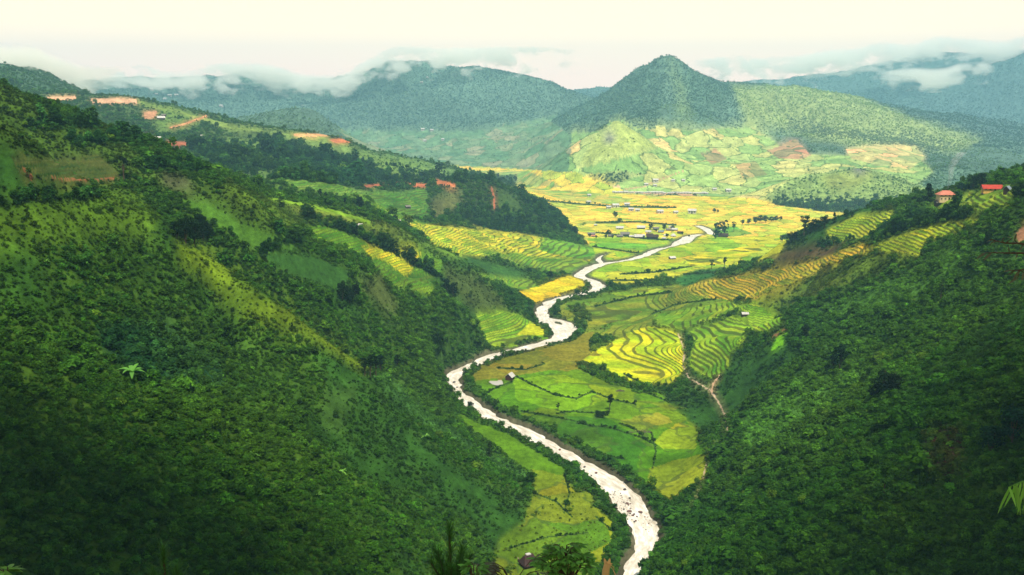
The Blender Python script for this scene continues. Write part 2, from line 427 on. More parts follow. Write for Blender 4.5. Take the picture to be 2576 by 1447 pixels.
# the plain
area([(1130,415),(1450,435),(1600,492),(1900,497),(1950,517),(2150,540),(2200,560),(1990,610),(1480,612),(1430,560),(1330,500),(1180,452)], 1130, 2900, col=GOLD, dens=.006, fld=1)
area([(1180,430),(1330,432),(1420,470),(1300,470)], 1800, 2900, col=(.36,.36,.09), dens=.02, fld=1)
area([(1300,470),(1450,480),(1600,500),(1560,515),(1420,505)], 1500, 2200, col=(.40,.38,.07), dens=.01, fld=1)
area([(1450,560),(1560,555),(1560,562),(1450,566)], 1200, 1500, col=(.14,.25,.05), dens=.1)
area([(1480,600),(1600,596),(1780,600),(1990,590),(1960,640),(1760,690),(1560,715),(1500,720),(1440,690),(1500,660)], 850, 1300, col=(.36,.40,.025), dens=.012, fld=1)
area([(1500,612),(1680,612),(1640,630),(1520,628)], 850, 1300, col=(.20,.36,.03), dens=.02, fld=1)
area([(1630,640),(1720,625),(1740,650),(1640,670)], 850, 1300, col=(.46,.37,.03), dens=.01, fld=1)
area([(1720,650),(1900,615),(1920,630),(1830,660),(1740,668)], 780, 1200, col=(.50,.44,.02), dens=.01, ter=1.2)
area([(1760,575),(1850,570),(1900,590),(1800,598)], 1050, 1400, col=(.16,.30,.04), dens=.05, fld=1)
# wooded ridge with red fields
area([(0,230),(600,230),(1300,440),(1300,480),(900,480),(500,450),(300,340)], 900, 2000, col=(.055,.095,.025), dens=.6, kind=0)
area([(470,365),(700,352),(850,390),(1060,430),(1150,455),(900,470),(700,455),(540,425)], 900, 1700, col=(.035,.075,.017), dens=.85, kind=1)
area([(400,270),(470,275),(520,300),(480,330),(400,340),(380,310)], 1000, 1600, col=(.10,.17,.035), dens=.25)
area([(350,254),(450,278),(570,312),(700,328),(820,340),(900,371),(860,370),(700,338),(560,322),(430,280),(345,262)], 1100, 1700, col=(.17,.24,.045), dens=.04)
area([(550,330),(700,338),(900,375),(950,395),(860,395),(720,360),(600,345)], 1000, 1700, col=(.085,.14,.035), dens=.35)
area([(900,372),(960,385),(1060,405),(1190,440),(1100,440),(1000,415),(900,390)], 1300, 1900, col=(.11,.19,.045), dens=.15)
area([(118,244),(190,242),(192,251),(120,253)], 1000, 1700, col=(.52,.29,.16), dens=0)
area([(228,248),(345,249),(345,262),(232,260)], 1000, 1700, col=(.54,.31,.18), dens=0)
area([(362,282),(395,279),(390,298),(362,298)], 1000, 1700, col=(.46,.23,.12), dens=0)
strip([(428,322),(470,310),(520,292)], 4, 1000, 1700, col=(.55,.24,.11), dens=0)
area([(416,357),(490,356),(490,366),(416,368)], 900, 1500, col=RED, dens=0)
area([(358,345),(382,341),(382,358),(360,356)], 900, 1500, col=RED, dens=0)
area([(738,337),(822,337),(824,343),(740,343)], 1200, 1800, col=(.58,.30,.12), dens=0)
area([(828,351),(872,349),(880,358),(842,360)], 1200, 1800, col=(.50,.16,.06), dens=0)
strip([(730,380),(820,398),(905,412)], 3, 1000, 1700, col=(.30,.15,.07), dens=0)
area([(930,455),(1190,440),(1290,456),(1280,480),(1100,470),(920,470)], 1000, 1800, dens=.5, kind=1)
area([(900,385),(1000,405),(1120,440),(1060,447),(960,422),(880,400)], 1100, 1800, col=(.12,.20,.04), dens=.15)
area([(560,345),(640,350),(705,382),(640,392),(570,370)], 1000, 1700, col=(.10,.17,.035), dens=.22)
area([(740,347),(860,365),(900,382),(840,388),(760,372)], 1100, 1800, col=(.13,.20,.045), dens=.12)
area([(600,420),(680,425),(720,445),(660,455),(600,440)], 900, 1400, col=(.08,.14,.03), dens=.25)
area([(930,418),(1040,432),(1080,450),(980,448)], 1000, 1700, col=(.10,.165,.035), dens=.25)
# dome hill, red track, terraces round it
area([(1070,498),(1120,474),(1180,460),(1250,460),(1320,490),(1440,590),(1240,580),(1090,566)], 1000, 1350, col=(.035,.062,.016), dens=.75, kind=0)
area([(1085,505),(1140,480),(1170,490),(1120,545),(1085,550)], 1000, 1350, col=(.10,.11,.03), dens=.1)
area([(1245,470),(1300,500),(1330,560),(1250,560)], 1000, 1350, col=(.045,.085,.016), dens=.25)
area([(1290,482),(1330,495),(1400,540),(1445,590),(1400,585),(1340,530)], 1050, 1500, dens=1, kind=1)
area([(1180,520),(1330,545),(1380,592),(1250,580),(1150,560)], 1000, 1300, dens=.95, kind=1)
strip([(1236,474),(1244,500),(1244,525)], 5, 1000, 1350, col=RED, dens=0)
strip([(920,468),(1000,463),(1060,467)], 6, 900, 1500, col=RED, dens=0)
strip([(1030,466),(1068,467)], 9, 900, 1500, col=(.40,.12,.05), dens=0)
strip([(1092,456),(1140,466)], 10, 900, 1600, col=(.40,.13,.05), dens=0)
area([(925,488),(1075,478),(1072,545),(1010,542),(960,520)], 840, 1250, col=(.075,.17,.022), dens=.03, ter=1.6)
area([(700,452),(800,456),(865,462),(925,488),(900,492),(850,488),(760,478)], 700, 900, col=(.11,.20,.03), dens=.02, ter=1.5)
area([(905,487),(1000,540),(1090,572),(1060,575),(970,540),(900,500)], 780, 1000, col=(.11,.22,.016), dens=.04, ter=1.35)
area([(990,553),(1100,570),(1250,580),(1390,604),(1492,625),(1480,655),(1350,645),(1200,622),(1080,592)], 800, 1250, col=(.40,.38,.03), dens=.01, ter=1.5)
area([(1080,592),(1180,608),(1240,640),(1180,642),(1090,612)], 700, 1100, col=(.36,.40,.03), dens=.03, ter=1.35)
area([(1370,598),(1492,625),(1500,650),(1420,648),(1350,630)], 900, 1250, col=(.13,.27,.02), dens=.04, ter=1.6)
area([(1200,625),(1360,648),(1500,662),(1490,690),(1400,690),(1300,668)], 780, 1150, col=(.13,.23,.018), dens=.05, ter=1.2)
area([(1120,640),(1200,648),(1330,690),(1300,705),(1200,682)], 750, 1000, col=(.035,.10,.016), dens=.08)
area([(1200,690),(1340,705),(1360,730),(1260,720)], 700, 960, col=(.13,.23,.018), dens=.05, ter=1.2)
area([(1305,735),(1380,712),(1440,690),(1482,704),(1475,732),(1400,748),(1345,765)], 700, 1000, col=(.58,.43,.015), dens=0, fld=.5)
# left hills
area([(-200,120),(100,262),(330,345),(530,428),(700,520),(620,560),(400,480),(200,420),(-200,300)], 380, 700, col=(.044,.088,.010), dens=.42)
area([(300,350),(420,390),(530,432),(650,482),(600,500),(480,450),(380,430)], 420, 700, dens=.7)
area([(-50,520),(150,485),(330,468),(410,540),(380,592),(200,592),(60,625),(-50,645)], 300, 430, col=(.064,.130,.009), dens=.24)
area([(40,400),(240,390),(300,450),(160,455),(60,440)], 300, 480, col=(.055,.075,.02), dens=.15, ter=1.6)
strip([(60,420),(80,445)], 8, 300, 480, col=(.26,.10,.045), dens=0); strip([(130,445),(200,452),(290,447)], 4, 300, 480, col=(.22,.09,.04), dens=0)
area([(450,480),(500,490),(600,560),(650,600),(640,640),(560,580),(490,520)], 400, 620, col=(.055,.115,.012), dens=.25)
area([(590,570),(660,585),(752,606),(740,632),(665,632),(600,600)], 430, 640, col=(.05,.13,.014), dens=.03)
area([(660,638),(790,648),(890,690),(850,722),(740,692),(680,668)], 430, 640, col=(.036,.105,.016), dens=.03)
area([(700,515),(800,528),(900,543),(1000,572),(1040,598),(960,585),(850,555),(760,548)], 560, 860, col=(.13,.16,.022), dens=.12)
strip([(678,499),(760,515),(855,536),(930,560)], 7, 560, 860, col=(.15,.27,.016), dens=0)
area([(448,500),(520,512),(600,558),(680,588),(757,606),(745,622),(660,632),(600,602),(520,548)], 400, 660, col=(.055,.135,.013), dens=.03)
area([(430,600),(520,630),(620,720),(760,795),(860,872),(950,935),(900,940),(780,860),(650,800),(560,730),(470,665)], 330, 440, col=(.125,.20,.009), dens=.20)
area([(930,930),(1000,955),(1100,1045),(1200,1115),(1330,1180),(1310,1205),(1180,1130),(1050,1065),(960,985)], 380, 480, col=(.042,.115,.02), dens=.45, kind=3)
area([(240,820),(420,810),(560,900),(560,980),(380,960),(260,900)], 230, 420, col=(.014,.05,.018), dens=1, kind=2)
area([(820,990),(885,975),(890,1080),(830,1090)], 300, 420, col=(.035,.085,.012), dens=.15)
area([(745,552),(800,560),(900,598),(935,620),(950,645),(880,632),(790,600)], 540, 760, col=(.10,.22,.012), dens=0, ter=1.5)
area([(915,620),(1062,638),(1050,662),(1040,690),(1000,690),(955,660)], 560, 800, col=(.42,.40,.02), dens=0, ter=1.5)
area([(1060,640),(1112,658),(1105,690),(1060,702),(1040,690)], 560, 800, col=(.08,.19,.014), dens=0, ter=1.6)
area([(1030,690),(1105,690),(1090,720),(1050,715)], 560, 800, col=(.06,.13,.014), dens=.3, ter=1.5)
area([(895,700),(960,690),(1015,765),(985,800),(925,745)], 520, 680, col=(.06,.085,.02), dens=.15)
area([(1110,668),(1200,688),(1275,765),(1260,792),(1180,780),(1120,722)], 600, 800, col=(.055,.085,.018), dens=.2)
area([(1200,788),(1262,784),(1330,808),(1395,830),(1390,852),(1300,876),(1228,872),(1215,830)], 600, 800, col=(.17,.28,.014), dens=.02, ter=1.1)
area([(1330,815),(1385,825),(1385,842),(1300,842)], 600, 760, col=(.38,.40,.015), dens=0)
area([(1150,1030),(1230,1058),(1330,1118),(1425,1182),(1400,1205),(1320,1178),(1230,1112),(1165,1062)], 410, 600, col=(.085,.19,.007), dens=.03)
area([(1340,1175),(1420,1190),(1432,1240),(1400,1262),(1330,1242)], 370, 480, col=(.17,.21,.012), dens=.03, fld=.8)
area([(1330,1250),(1480,1235),(1560,1330),(1590,1390),(1480,1460),(1250,1460),(1260,1380),(1330,1320)], 300, 430, col=(.11,.17,.012), dens=.12, fld=.8)
area([(1500,1280),(1560,1330),(1582,1385),(1520,1420),(1470,1400),(1540,1360)], 300, 420, col=(.18,.22,.010), dens=0)
area([(560,452),(650,487),(750,542),(850,562),(760,577),(640,562),(560,502)], 440, 760, col=(.070,.128,.012), dens=.34)
area([(955,645),(1030,695),(1100,722),(1085,748),(1000,718),(935,665)], 520, 800, col=(.085,.175,.014), dens=.10, ter=1.6)
area([(1010,590),(1090,612),(1180,645),(1150,655),(1060,630)], 620, 900, col=(.085,.16,.016), dens=.15)
# valley floor by the near bend
area([(1370,770),(1500,745),(1700,715),(1800,700),(1900,740),(1760,770),(1640,800),(1480,850),(1440,830),(1400,790)], 600, 1000, col=(.14,.19,.016), dens=.12, fld=.8)
area([(1540,740),(1660,725),(1700,740),(1600,765)], 650, 1000, col=(.24,.33,.015), dens=.03, ter=.7)
area([(1430,850),(1490,835),(1490,925),(1350,945),(1180,970),(1150,960),(1230,905)], 540, 720, col=(.17,.155,.014), dens=.03, fld=.5)
area([(1440,770),(1500,765),(1530,790),(1480,815),(1440,800)], 650, 850, dens=.9, kind=0)
area([(1155,965),(1400,930),(1520,930),(1650,985),(1750,1080),(1770,1150),(1640,1215),(1560,1205),(1400,1105),(1230,1030)], 380, 600, col=(.10,.185,.006), dens=.008, fld=.8)
area([(1290,950),(1420,940),(1480,960),(1560,980),(1540,1010),(1380,1030),(1290,1000)], 450, 600, col=(.19,.29,.007), dens=.005, fld=.8)
area([(1330,1040),(1520,1050),(1620,1120),(1600,1190),(1540,1190),(1400,1100)], 380, 540, col=(.052,.125,.008), dens=.01, fld=.8)
area([(1550,1060),(1660,1040),(1700,1070),(1600,1090)], 400, 540, col=(.20,.22,.018), dens=.02, fld=.8)
area([(1640,1105),(1720,1070),(1765,1085),(1745,1130),(1660,1130)], 400, 520, col=(.25,.27,.011), dens=.01, fld=.8)
area([(1632,1180),(1700,1160),(1765,1150),(1770,1205),(1680,1250),(1630,1235)], 380, 500, col=(.27,.24,.014), dens=.02, fld=.9)
area([(1440,905),(1530,925),(1620,970),(1660,1000),(1600,985),(1500,945),(1445,925)], 480, 640, dens=.95, kind=0)
area([(1465,905),(1560,850),(1600,826),(1690,832),(1715,870),(1722,940),(1680,968),(1600,962),(1530,930)], 500, 700, col=(.42,.44,.012), dens=0, ter=.8)
area([(1640,795),(1830,758),(1862,772),(1720,832),(1655,822)], 560, 820, col=(.15,.25,.014), dens=.03, ter=1.4)
area([(1728,835),(1840,795),(1885,815),(1878,850),(1850,885),(1745,885)], 500, 760, col=(.17,.29,.014), dens=0, ter=1.6)
area([(1735,885),(1850,885),(1845,920),(1800,948),(1740,930)], 480, 700, col=(.14,.24,.014), dens=.02, ter=1.6)
area([(1850,772),(1905,758),(1968,790),(1965,830),(1900,832)], 520, 760, col=(.17,.28,.014), dens=0, ter=1.35)
# right-hand hillside
area([(1690,705),(1760,675),(1835,668),(1800,702),(1720,718)], 700, 950, col=(.028,.11,.018), dens=.1)
area([(1718,722),(1800,700),(2000,668),(2170,618),(2205,624),(2060,682),(1950,722),(1900,752),(1735,752)], 520, 920, col=(.33,.25,.02), dens=.05, ter=1.5)
area([(2188,616),(2280,590),(2440,546),(2465,555),(2335,602),(2315,642),(2230,636)], 430, 640, col=(.27,.31,.016), dens=.02, ter=1.35)
area([(1960,650),(2080,606),(2190,604),(2260,562),(2340,540),(2440,535),(2435,548),(2240,590),(2100,614),(1960,656)], 520, 860, dens=.95, kind=1)
area([(2240,540),(2340,530),(2440,532),(2360,545),(2260,570)], 560, 860, dens=.6, kind=3)
area([(2082,578),(2150,545),(2240,528),(2235,560),(2185,602),(2090,602)], 580, 820, col=(.26,.32,.02), dens=.02, ter=1.6)
area([(2335,515),(2430,483),(2560,484),(2545,522),(2450,528),(2340,527)], 480, 720, col=(.16,.24,.02), dens=.01, ter=1.6)
area([(1905,658),(2000,626),(2135,608),(2085,642),(1990,662)], 600, 860, col=PLOUGH, dens=.06)
area([(1938,882),(1952,852),(2030,804),(2052,820),(2030,842),(1985,862)], 440, 640, col=(.15,.40,.008), dens=.01)
strip([(1940,850),(2030,800)], 5, 440, 650, col=(.20,.10,.04), dens=0)
area([(1960,765),(2180,655),(2330,645),(2480,565),(2590,540),(2590,640),(2400,705),(2200,765),(2050,805)], 280, 680, col=(.062,.118,.012), dens=.5)
area([(2230,770),(2380,690),(2520,650),(2590,660),(2480,720),(2330,790)], 240, 480, col=(.050,.150,.020), dens=.55, kind=3)
area([(2050,790),(2250,700),(2420,620),(2470,630),(2300,740),(2100,810)], 300, 560, col=(.06,.155,.020), dens=.6, kind=3)
area([(1850,1080),(1990,960),(2150,920),(2200,940),(2000,1060),(1880,1150)], 280, 520, col=(.06,.155,.020), dens=.6, kind=3)
area([(2050,690),(2190,680),(2100,730),(1990,770),(1960,760)], 400, 700, col=(.085,.115,.014), dens=.2)
area([(2545,592),(2590,565),(2590,602),(2555,606)], 250, 500, col=(.30,.15,.08), dens=0)
area([(2330,1090),(2440,1080),(2440,1200),(2350,1190)], 180, 360, col=(.10,.045,.025), dens=.5)
strip([(1706,840),(1722,880),(1718,920),(1732,950),(1790,985),(1822,1040),(1832,1092)], 3.2, 380, 700, col=(.45,.33,.22), dens=0)
strip([(1790,990),(1795,965),(1810,945)], 4, 380, 700, col=(.45,.28,.17), dens=0)
strip([(1808,1120),(1782,1150),(1772,1190),(1755,1250),(1740,1290)], 3.5, 330, 520, col=(.42,.30,.20), dens=0)
area([(391,436),(470,440),(500,490),(430,480)], 400, 700, col=(.055,.06,.028), dens=.12)
area([(1480,770),(1600,745),(1720,730),(1790,745),(1650,785),(1560,800),(1480,825)], 620, 950, col=(.15,.19,.016), dens=.03, ter=.8)
area([(1560,800),(1640,790),(1640,822),(1570,845),(1500,850)], 560, 850, col=(.13,.18,.016), dens=.06, ter=.8)
area([(1700,715),(1730,720),(1735,752),(1660,745)], 650, 950, col=(.17,.19,.018), dens=.03, ter=.9)
area([(1590,1010),(1680,1015),(1740,1030),(1690,1030)], 420, 620, col=(.10,.17,.012), dens=.05, ter=.9)
area([(1900,760),(2080,682),(2180,640),(2300,640),(2180,690),(2000,740),(1960,790)], 400, 800, col=(.075,.125,.012), dens=.3)
area([(2000,770),(2200,720),(2560,560),(2576,700),(2300,850),(2080,900),(1970,870)], 250, 620, dens=.8, kind=0, col=(.04,.10,.015))
area([(2050,790),(2250,700),(2420,620),(2470,630),(2300,740),(2100,810)], 300, 560, col=(.06,.155,.020), dens=.5, kind=3)
area([(1690,1260),(1900,1120),(2200,1000),(2590,900),(2590,1460),(1620,1460)], 90, 520, dens=.95)
for ln in ([(65,318),(130,312),(230,316)], [(170,349),(204,360),(278,351),(348,353)], [(356,421),(435,423),(500,427)], [(0,512),(109,501),(209,497),(243,488)], [(655,640),(700,612),(752,606)], [(760,545),(900,590),(1000,640),(1110,700)]):
    strip(ln, 9.0, 250, 900, col=(.02,.05,.010), dens=1, kind=1)
for ln in ([(1295,945),(1340,968),(1400,995),(1450,1003),(1490,985)], [(1488,984),(1540,1005),(1600,1018)], [(1185,1000),(1235,1035),(1300,1075),(1370,1100)], [(1310,1035),(1370,1045),(1450,1060),(1500,1075)], [(1450,1065),(1530,1075),(1610,1100),(1650,1120)],
           [(1400,1040),(1440,1035),(1520,1040)], [(1560,1065),(1600,1080),(1630,1110)], [(1640,1090),(1650,1140),(1640,1180)], [(1550,945),(1620,985),(1680,1010),(1740,1025)], [(1570,940),(1650,985),(1730,1010)], [(1250,925),(1320,930),(1370,915)],
           [(1430,1120),(1500,1140),(1570,1155)], [(1290,960),(1250,975),(1220,990)], [(1500,560),(1600,558),(1700,566)], [(1330,500),(1440,512),(1560,520),(1700,522)], [(1490,620),(1600,636),(1660,640)], [(1500,585),(1620,600),(1720,606)], [(1560,690),(1650,684),(1740,670)], [(1540,705),(1640,705)],
           [(1720,690),(1800,685),(1900,665)], [(1500,770),(1600,745),(1690,735)], [(1640,790),(1700,765),(1800,752)], [(1340,1240),(1400,1262),(1440,1300)], [(1420,1190),(1432,1240),(1420,1290)], [(1500,1300),(1545,1340),(1550,1390)], [(1280,1380),(1380,1350),(1480,1340)]):
    strip(ln, 4.0, 300, 2200, col=(.022,.055,.010), dens=.35)
# banks of the stream: thick low growth, no fields in the bed
b = np.flatnonzero((DR > .5) & (DR < 7) & (DD < 900) & (n1 + n2 > -.35)); lay(b, col=(.03,.075,.014), dens=.9, kind=0)
b = np.flatnonzero((DR > 1.0) & (DR < 5) & (DD >= 900)); lay(b, col=(.08,.15,.03), dens=.12, kind=0)
b = np.flatnonzero(DR <= 1.0); lay(b, col=(.085,.080,.045), dens=0)
# a small pond and a bare patch by the hut
pond_i = inside([(1225,962),(1232,955),(1262,952),(1268,964),(1250,970)], 500, 640, jit=False)
Z.ravel()[pond_i] -= 1.2
DENS[DD[:, 0] < 85] = np.minimum(DENS[DD[:, 0] < 85], .9)
area([(2335,478),(2430,478),(2430,512),(2335,516)], 480, 760, dens=.16)
area([(2455,466),(2555,466),(2555,487),(2455,487)], 420, 700, dens=.14)
nat_ = ((TER + FLD + FLB) < .1) & (DENS > .035) & ~LINE
def soft(a, k):
    for ax in (0, 1):
        c = np.cumsum(np.concatenate([np.repeat(np.take(a, [0], ax), k + 1, ax), a, np.repeat(np.take(a, [-1], ax), k, ax)], ax), axis=ax)
        n_ = a.shape[ax]; a = (np.take(c, range(2*k+1, 2*k+1+n_), ax) - np.take(c, range(0, n_), ax)) / (2*k+1)
    return a
CB = np.where(nat_[..., None], soft(CB.astype(np.float64), 4), CB).astype(np.float32)
DENS = np.where(nat_, soft(DENS.astype(np.float64), 3), DENS).astype(np.float32)
CB *= (1 + .45 * fbm(X, Y, 5, 3, 57) * nat_)[..., None].astype(np.float32)
# cut the terraces into the slope
TH_ = ZB / STEP + fbm(X, Y, 45, 3, 71) * .7 + fbm(X, Y, 12, 2, 72) * .20
fr = TH_ - np.floor(TH_)
Zt = Z + (np.floor(TH_) + .08 * fr + .92 * sstep(.72, .98, fr) - TH_) * STEP
Z = np.where(TER > .5, Zt, Z).astype(np.float32)

def idx_at(x, y):
    a = np.interp(np.arctan2(x, y), TH, np.arange(na)); r = np.interp(np.log(np.hypot(x, y)), RH, np.arange(nr))
    return a, r
def ground(x, y):
    a, r = idx_at(np.asarray(x, float), np.asarray(y, float))
    i = np.clip(a.astype(int), 0, na - 2); j = np.clip(r.astype(int), 0, nr - 2); fa = a - i; fr = r - j
    return (Z[j, i] * (1-fa) + Z[j, i+1] * fa) * (1-fr) + (Z[j+1, i] * (1-fa) + Z[j+1, i+1] * fa) * fr
def land(u, v, D0=20, D1=7000):
    """first ground met along the line of sight through (u, v)"""
    d = ray(u, v); s = np.exp(np.linspace(math.log(D0), math.log(D1), 4000)) / d[1]
    g = ground(d[0] * s, d[1] * s); k = np.flatnonzero(EYE + d[2] * s < g)
    k = k[0] if len(k) else len(s) - 1
    return Vector((d[0] * s[k], d[1] * s[k], float(ground(d[0] * s[k], d[1] * s[k]))))

# ------------------------------------------------------------------ materials of the land
def principled(name, col=(.5, .5, .5), rough=.9, spec=.1):
    m = bpy.data.materials.new(name); m.use_nodes = True
    b = m.node_tree.nodes['Principled BSDF']
    b.inputs['Base Color'].default_value = (*col, 1); b.inputs['Roughness'].default_value = rough
    b.inputs['Specular IOR Level'].default_value = spec
    return m, m.node_tree, b
def attr(t, name, kind='GEOMETRY'):
    n = N(t, 'ShaderNodeAttribute', attribute_name=name, attribute_type=kind); return n
def math_(t, op, a, b=None, c=None):
    n = N(t, 'ShaderNodeMath', operation=op)
    for k, v in enumerate((a, b, c)):
        if v is None: continue
        if hasattr(v, 'links') or hasattr(v, 'is_linked'): t.links.new(v, n.inputs[k])
        else: n.inputs[k].default_value = v
    return n.outputs[0]
def mixc(t, f, a, b, mode='MIX'):
    n = N(t, 'ShaderNodeMix', data_type='RGBA', blend_type=mode)
    for s, v in ((n.inputs['Factor'], f), (n.inputs[6], a), (n.inputs[7], b)):
        if hasattr(v, 'is_linked'): t.links.new(v, s)
        else: s.default_value = v if not isinstance(v, tuple) else (*v, 1)
    return n.outputs[2]
def ramp(t, fac, stops):
    n = N(t, 'ShaderNodeValToRGB'); e = n.color_ramp.elements
    e[0].position, e[0].color = stops[0][0], (*stops[0][1], 1)
    e[1].position, e[1].color = stops[-1][0], (*stops[-1][1], 1)
    for p, c in stops[1:-1]:
        x = e.new(p); x.color = (*c, 1)
    t.links.new(fac, n.inputs[0]); return n.outputs[0]
def noise(t, vec, scale, detail=3, rough=.6):
    n = N(t, 'ShaderNodeTexNoise'); n.inputs['Scale'].default_value = scale; n.inputs['Detail'].default_value = detail; n.inputs['Roughness'].default_value = rough
    if vec is not None: t.links.new(vec, n.inputs['Vector'])
    return n.outputs[0]
def vecmath(t, op, a, b):
    n = N(t, 'ShaderNodeVectorMath', operation=op)
    for k, v in enumerate((a, b)):
        if hasattr(v, 'is_linked'): t.links.new(v, n.inputs[k])
        else: n.inputs[k].default_value = v
    return n.outputs[0]
def land_material():
    m, t, b = principled('land', rough=1.0, spec=.03)
    pos = N(t, 'ShaderNodeNewGeometry').outputs['Position']
    col = attr(t, 'cover').outputs['Color']
    ter = attr(t, 'terrace').outputs['Fac']; lev = attr(t, 'level').outputs['Fac']; fld = attr(t, 'field').outputs['Fac']; flb = attr(t, 'bigfield').outputs['Fac']
    # every surface: grain at several sizes
    g = math_(t, 'MULTIPLY_ADD', noise(t, vecmath(t, 'MULTIPLY', pos, (1, .6, 1)), .42, 6, .72), 2.3, -.15)
    g2 = math_(t, 'MULTIPLY_ADD', noise(t, pos, .06, 5), 1.3, .35)
    c = mixc(t, 1.0, col, math_(t, 'MULTIPLY', g, g2), 'MULTIPLY')
    # terrace treads and risers
    fr_ = math_(t, 'FRACT', lev); fl_ = math_(t, 'FLOOR', lev)
    cv = N(t, 'ShaderNodeCombineXYZ'); t.links.new(math_(t, 'MULTIPLY', fl_, 7.31), cv.inputs[2])
    tv = vecmath(t, 'ADD', vecmath(t, 'MULTIPLY', pos, (.028, .028, 0)), cv.outputs[0])
    tn = noise(t, tv, 1.0, 1)
    tread = mixc(t, 1.0, c, ramp(t, tn, ((.30, (.42, .72, .55)), (.46, (.78, .95, .8)), (.56, (1.15, 1.08, 1.0)), (.72, (1.45, 1.15, .9)))), 'MULTIPLY')
    riser = mixc(t, noise(t, pos, .25, 3), (.022, .062, .008), (.085, .085, .022))
    edge = ramp(t, fr_, ((.0, (0, 0, 0)), (.66, (0, 0, 0)), (.75, (.78, .78, .78)), (.94, (.78, .78, .78)), (1, (0, 0, 0))))
    tc = mixc(t, edge, tread, riser)
    c2 = mixc(t, ter, c, tc)
    # patchwork of paddies with low bunds
    def patch(c_in, amount, sc, stretch, bund, lo, tints):
        warp = N(t, 'ShaderNodeTexNoise'); warp.inputs['Scale'].default_value = sc * 1.6; warp.inputs['Detail'].default_value = 2
        t.links.new(pos, warp.inputs['Vector'])
        wv = vecmath(t, 'MULTIPLY', vecmath(t, 'SUBTRACT', warp.outputs['Color'], (.5, .5, .5)), (.9 / sc, .9 / sc, 0))
        p = vecmath(t, 'MULTIPLY', vecmath(t, 'ADD', pos, wv), stretch)
        v1 = N(t, 'ShaderNodeTexVoronoi', feature='F1', voronoi_dimensions='2D'); v1.inputs['Scale'].default_value = sc
        v2 = N(t, 'ShaderNodeTexVoronoi', feature='DISTANCE_TO_EDGE', voronoi_dimensions='2D'); v2.inputs['Scale'].default_value = sc
        t.links.new(p, v1.inputs['Vector']); t.links.new(p, v2.inputs['Vector'])
        sp = N(t, 'ShaderNodeSeparateColor'); t.links.new(v1.outputs['Color'], sp.inputs[0])
        cell = mixc(t, 1.0, c_in, ramp(t, sp.outputs[0], tints), 'MULTIPLY')
        ln = ramp(t, v2.outputs['Distance'], ((0.0, (1, 1, 1)), (bund * .5, (1, 1, 1)), (bund, (0, 0, 0))))
        ln = math_(t, 'MULTIPLY', ln, math_(t, 'GREATER_THAN', noise(t, pos, sc * 2.2, 2), lo))
        out = mixc(t, math_(t, 'MULTIPLY', ln, .75), cell, (.045, .085, .018))
        return mixc(t, amount, c_in, out)
    c3 = patch(c2, fld, .044, (1, .62, 1), .045, .44, ((0, (.45, .8, .6)), (.2, (.6, .95, .8)), (.45, (.85, 1.0, .9)), (.7, (1.08, 1.0, 1)), (1, (1.22, 1.0, .9))))
    c4 = patch(c3, flb, .022, (1, .75, 1), .05, .40, ((0, (.5, .75, .6)), (.3, (.8, 1.0, .8)), (.6, (1.0, 1.0, .9)), (.8, (1.3, 1.12, 1.0)), (.93, (1.6, 1.08, 1.1)), (1, (1.9, 1.15, 1.25))))
    t.links.new(c4, b.inputs['Base Color'])
    bp = N(t, 'ShaderNodeBump'); bp.inputs['Strength'].default_value = .5; bp.inputs['Distance'].default_value = .6
    t.links.new(noise(t, pos, 1.3, 4), bp.inputs['Height']); t.links.new(bp.outputs[0], b.inputs['Normal'])
    return m
def grid_faces(nr, na):
    j, i = np.meshgrid(np.arange(nr - 1), np.arange(na - 1), indexing='ij')
    a = (j * na + i).ravel()
    return np.stack([a, a + 1, a + na + 1, a + na], 1)[:, ::-1]
def mesh_np(name, verts, faces, mat=None, smooth=True):
    me = bpy.data.meshes.new(name)
    verts = np.ascontiguousarray(verts, np.float32); faces = np.ascontiguousarray(faces, np.int32)
    k = faces.shape[1]
    me.vertices.add(len(verts)); me.vertices.foreach_set('co', verts.ravel())
    me.loops.add(faces.size); me.loops.foreach_set('vertex_index', faces.ravel())
    me.polygons.add(len(faces)); me.polygons.foreach_set('loop_start', np.arange(0, faces.size, k, dtype=np.int32))
    me.update(calc_edges=True)
    if smooth: me.polygons.foreach_set('use_smooth', np.ones(len(faces), bool))
    if mat: me.materials.append(mat)
    return me
def tag(o, label=None, cat=None, group=None, kind=None):
    for k, v in (('label', label), ('category', cat), ('group', group), ('kind', kind)):
        if v: o[k] = v
    return o
def put(name, me, parent=None):
    o = bpy.data.objects.new(name, me); COL.objects.link(o)
    if parent: o.parent = parent
    return o
def fattr(me, name, arr, kind='FLOAT'):
    a = me.attributes.new(name, kind, 'POINT')
    a.data.foreach_set('value' if kind in ('FLOAT', 'INT') else ('color' if 'COLOR' in kind else 'vector'), np.ascontiguousarray(arr, np.int32 if kind == 'INT' else np.float32).ravel())
gm = mesh_np('terrain', np.stack([X, Y, Z], -1).reshape(-1, 3), grid_faces(nr, na), land_material())
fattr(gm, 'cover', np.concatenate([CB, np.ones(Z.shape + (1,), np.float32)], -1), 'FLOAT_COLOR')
fattr(gm, 'terrace', TER); fattr(gm, 'level', TH_); fattr(gm, 'field', FLD); fattr(gm, 'bigfield', FLB)
tag(put('terrain', gm), kind='structure')
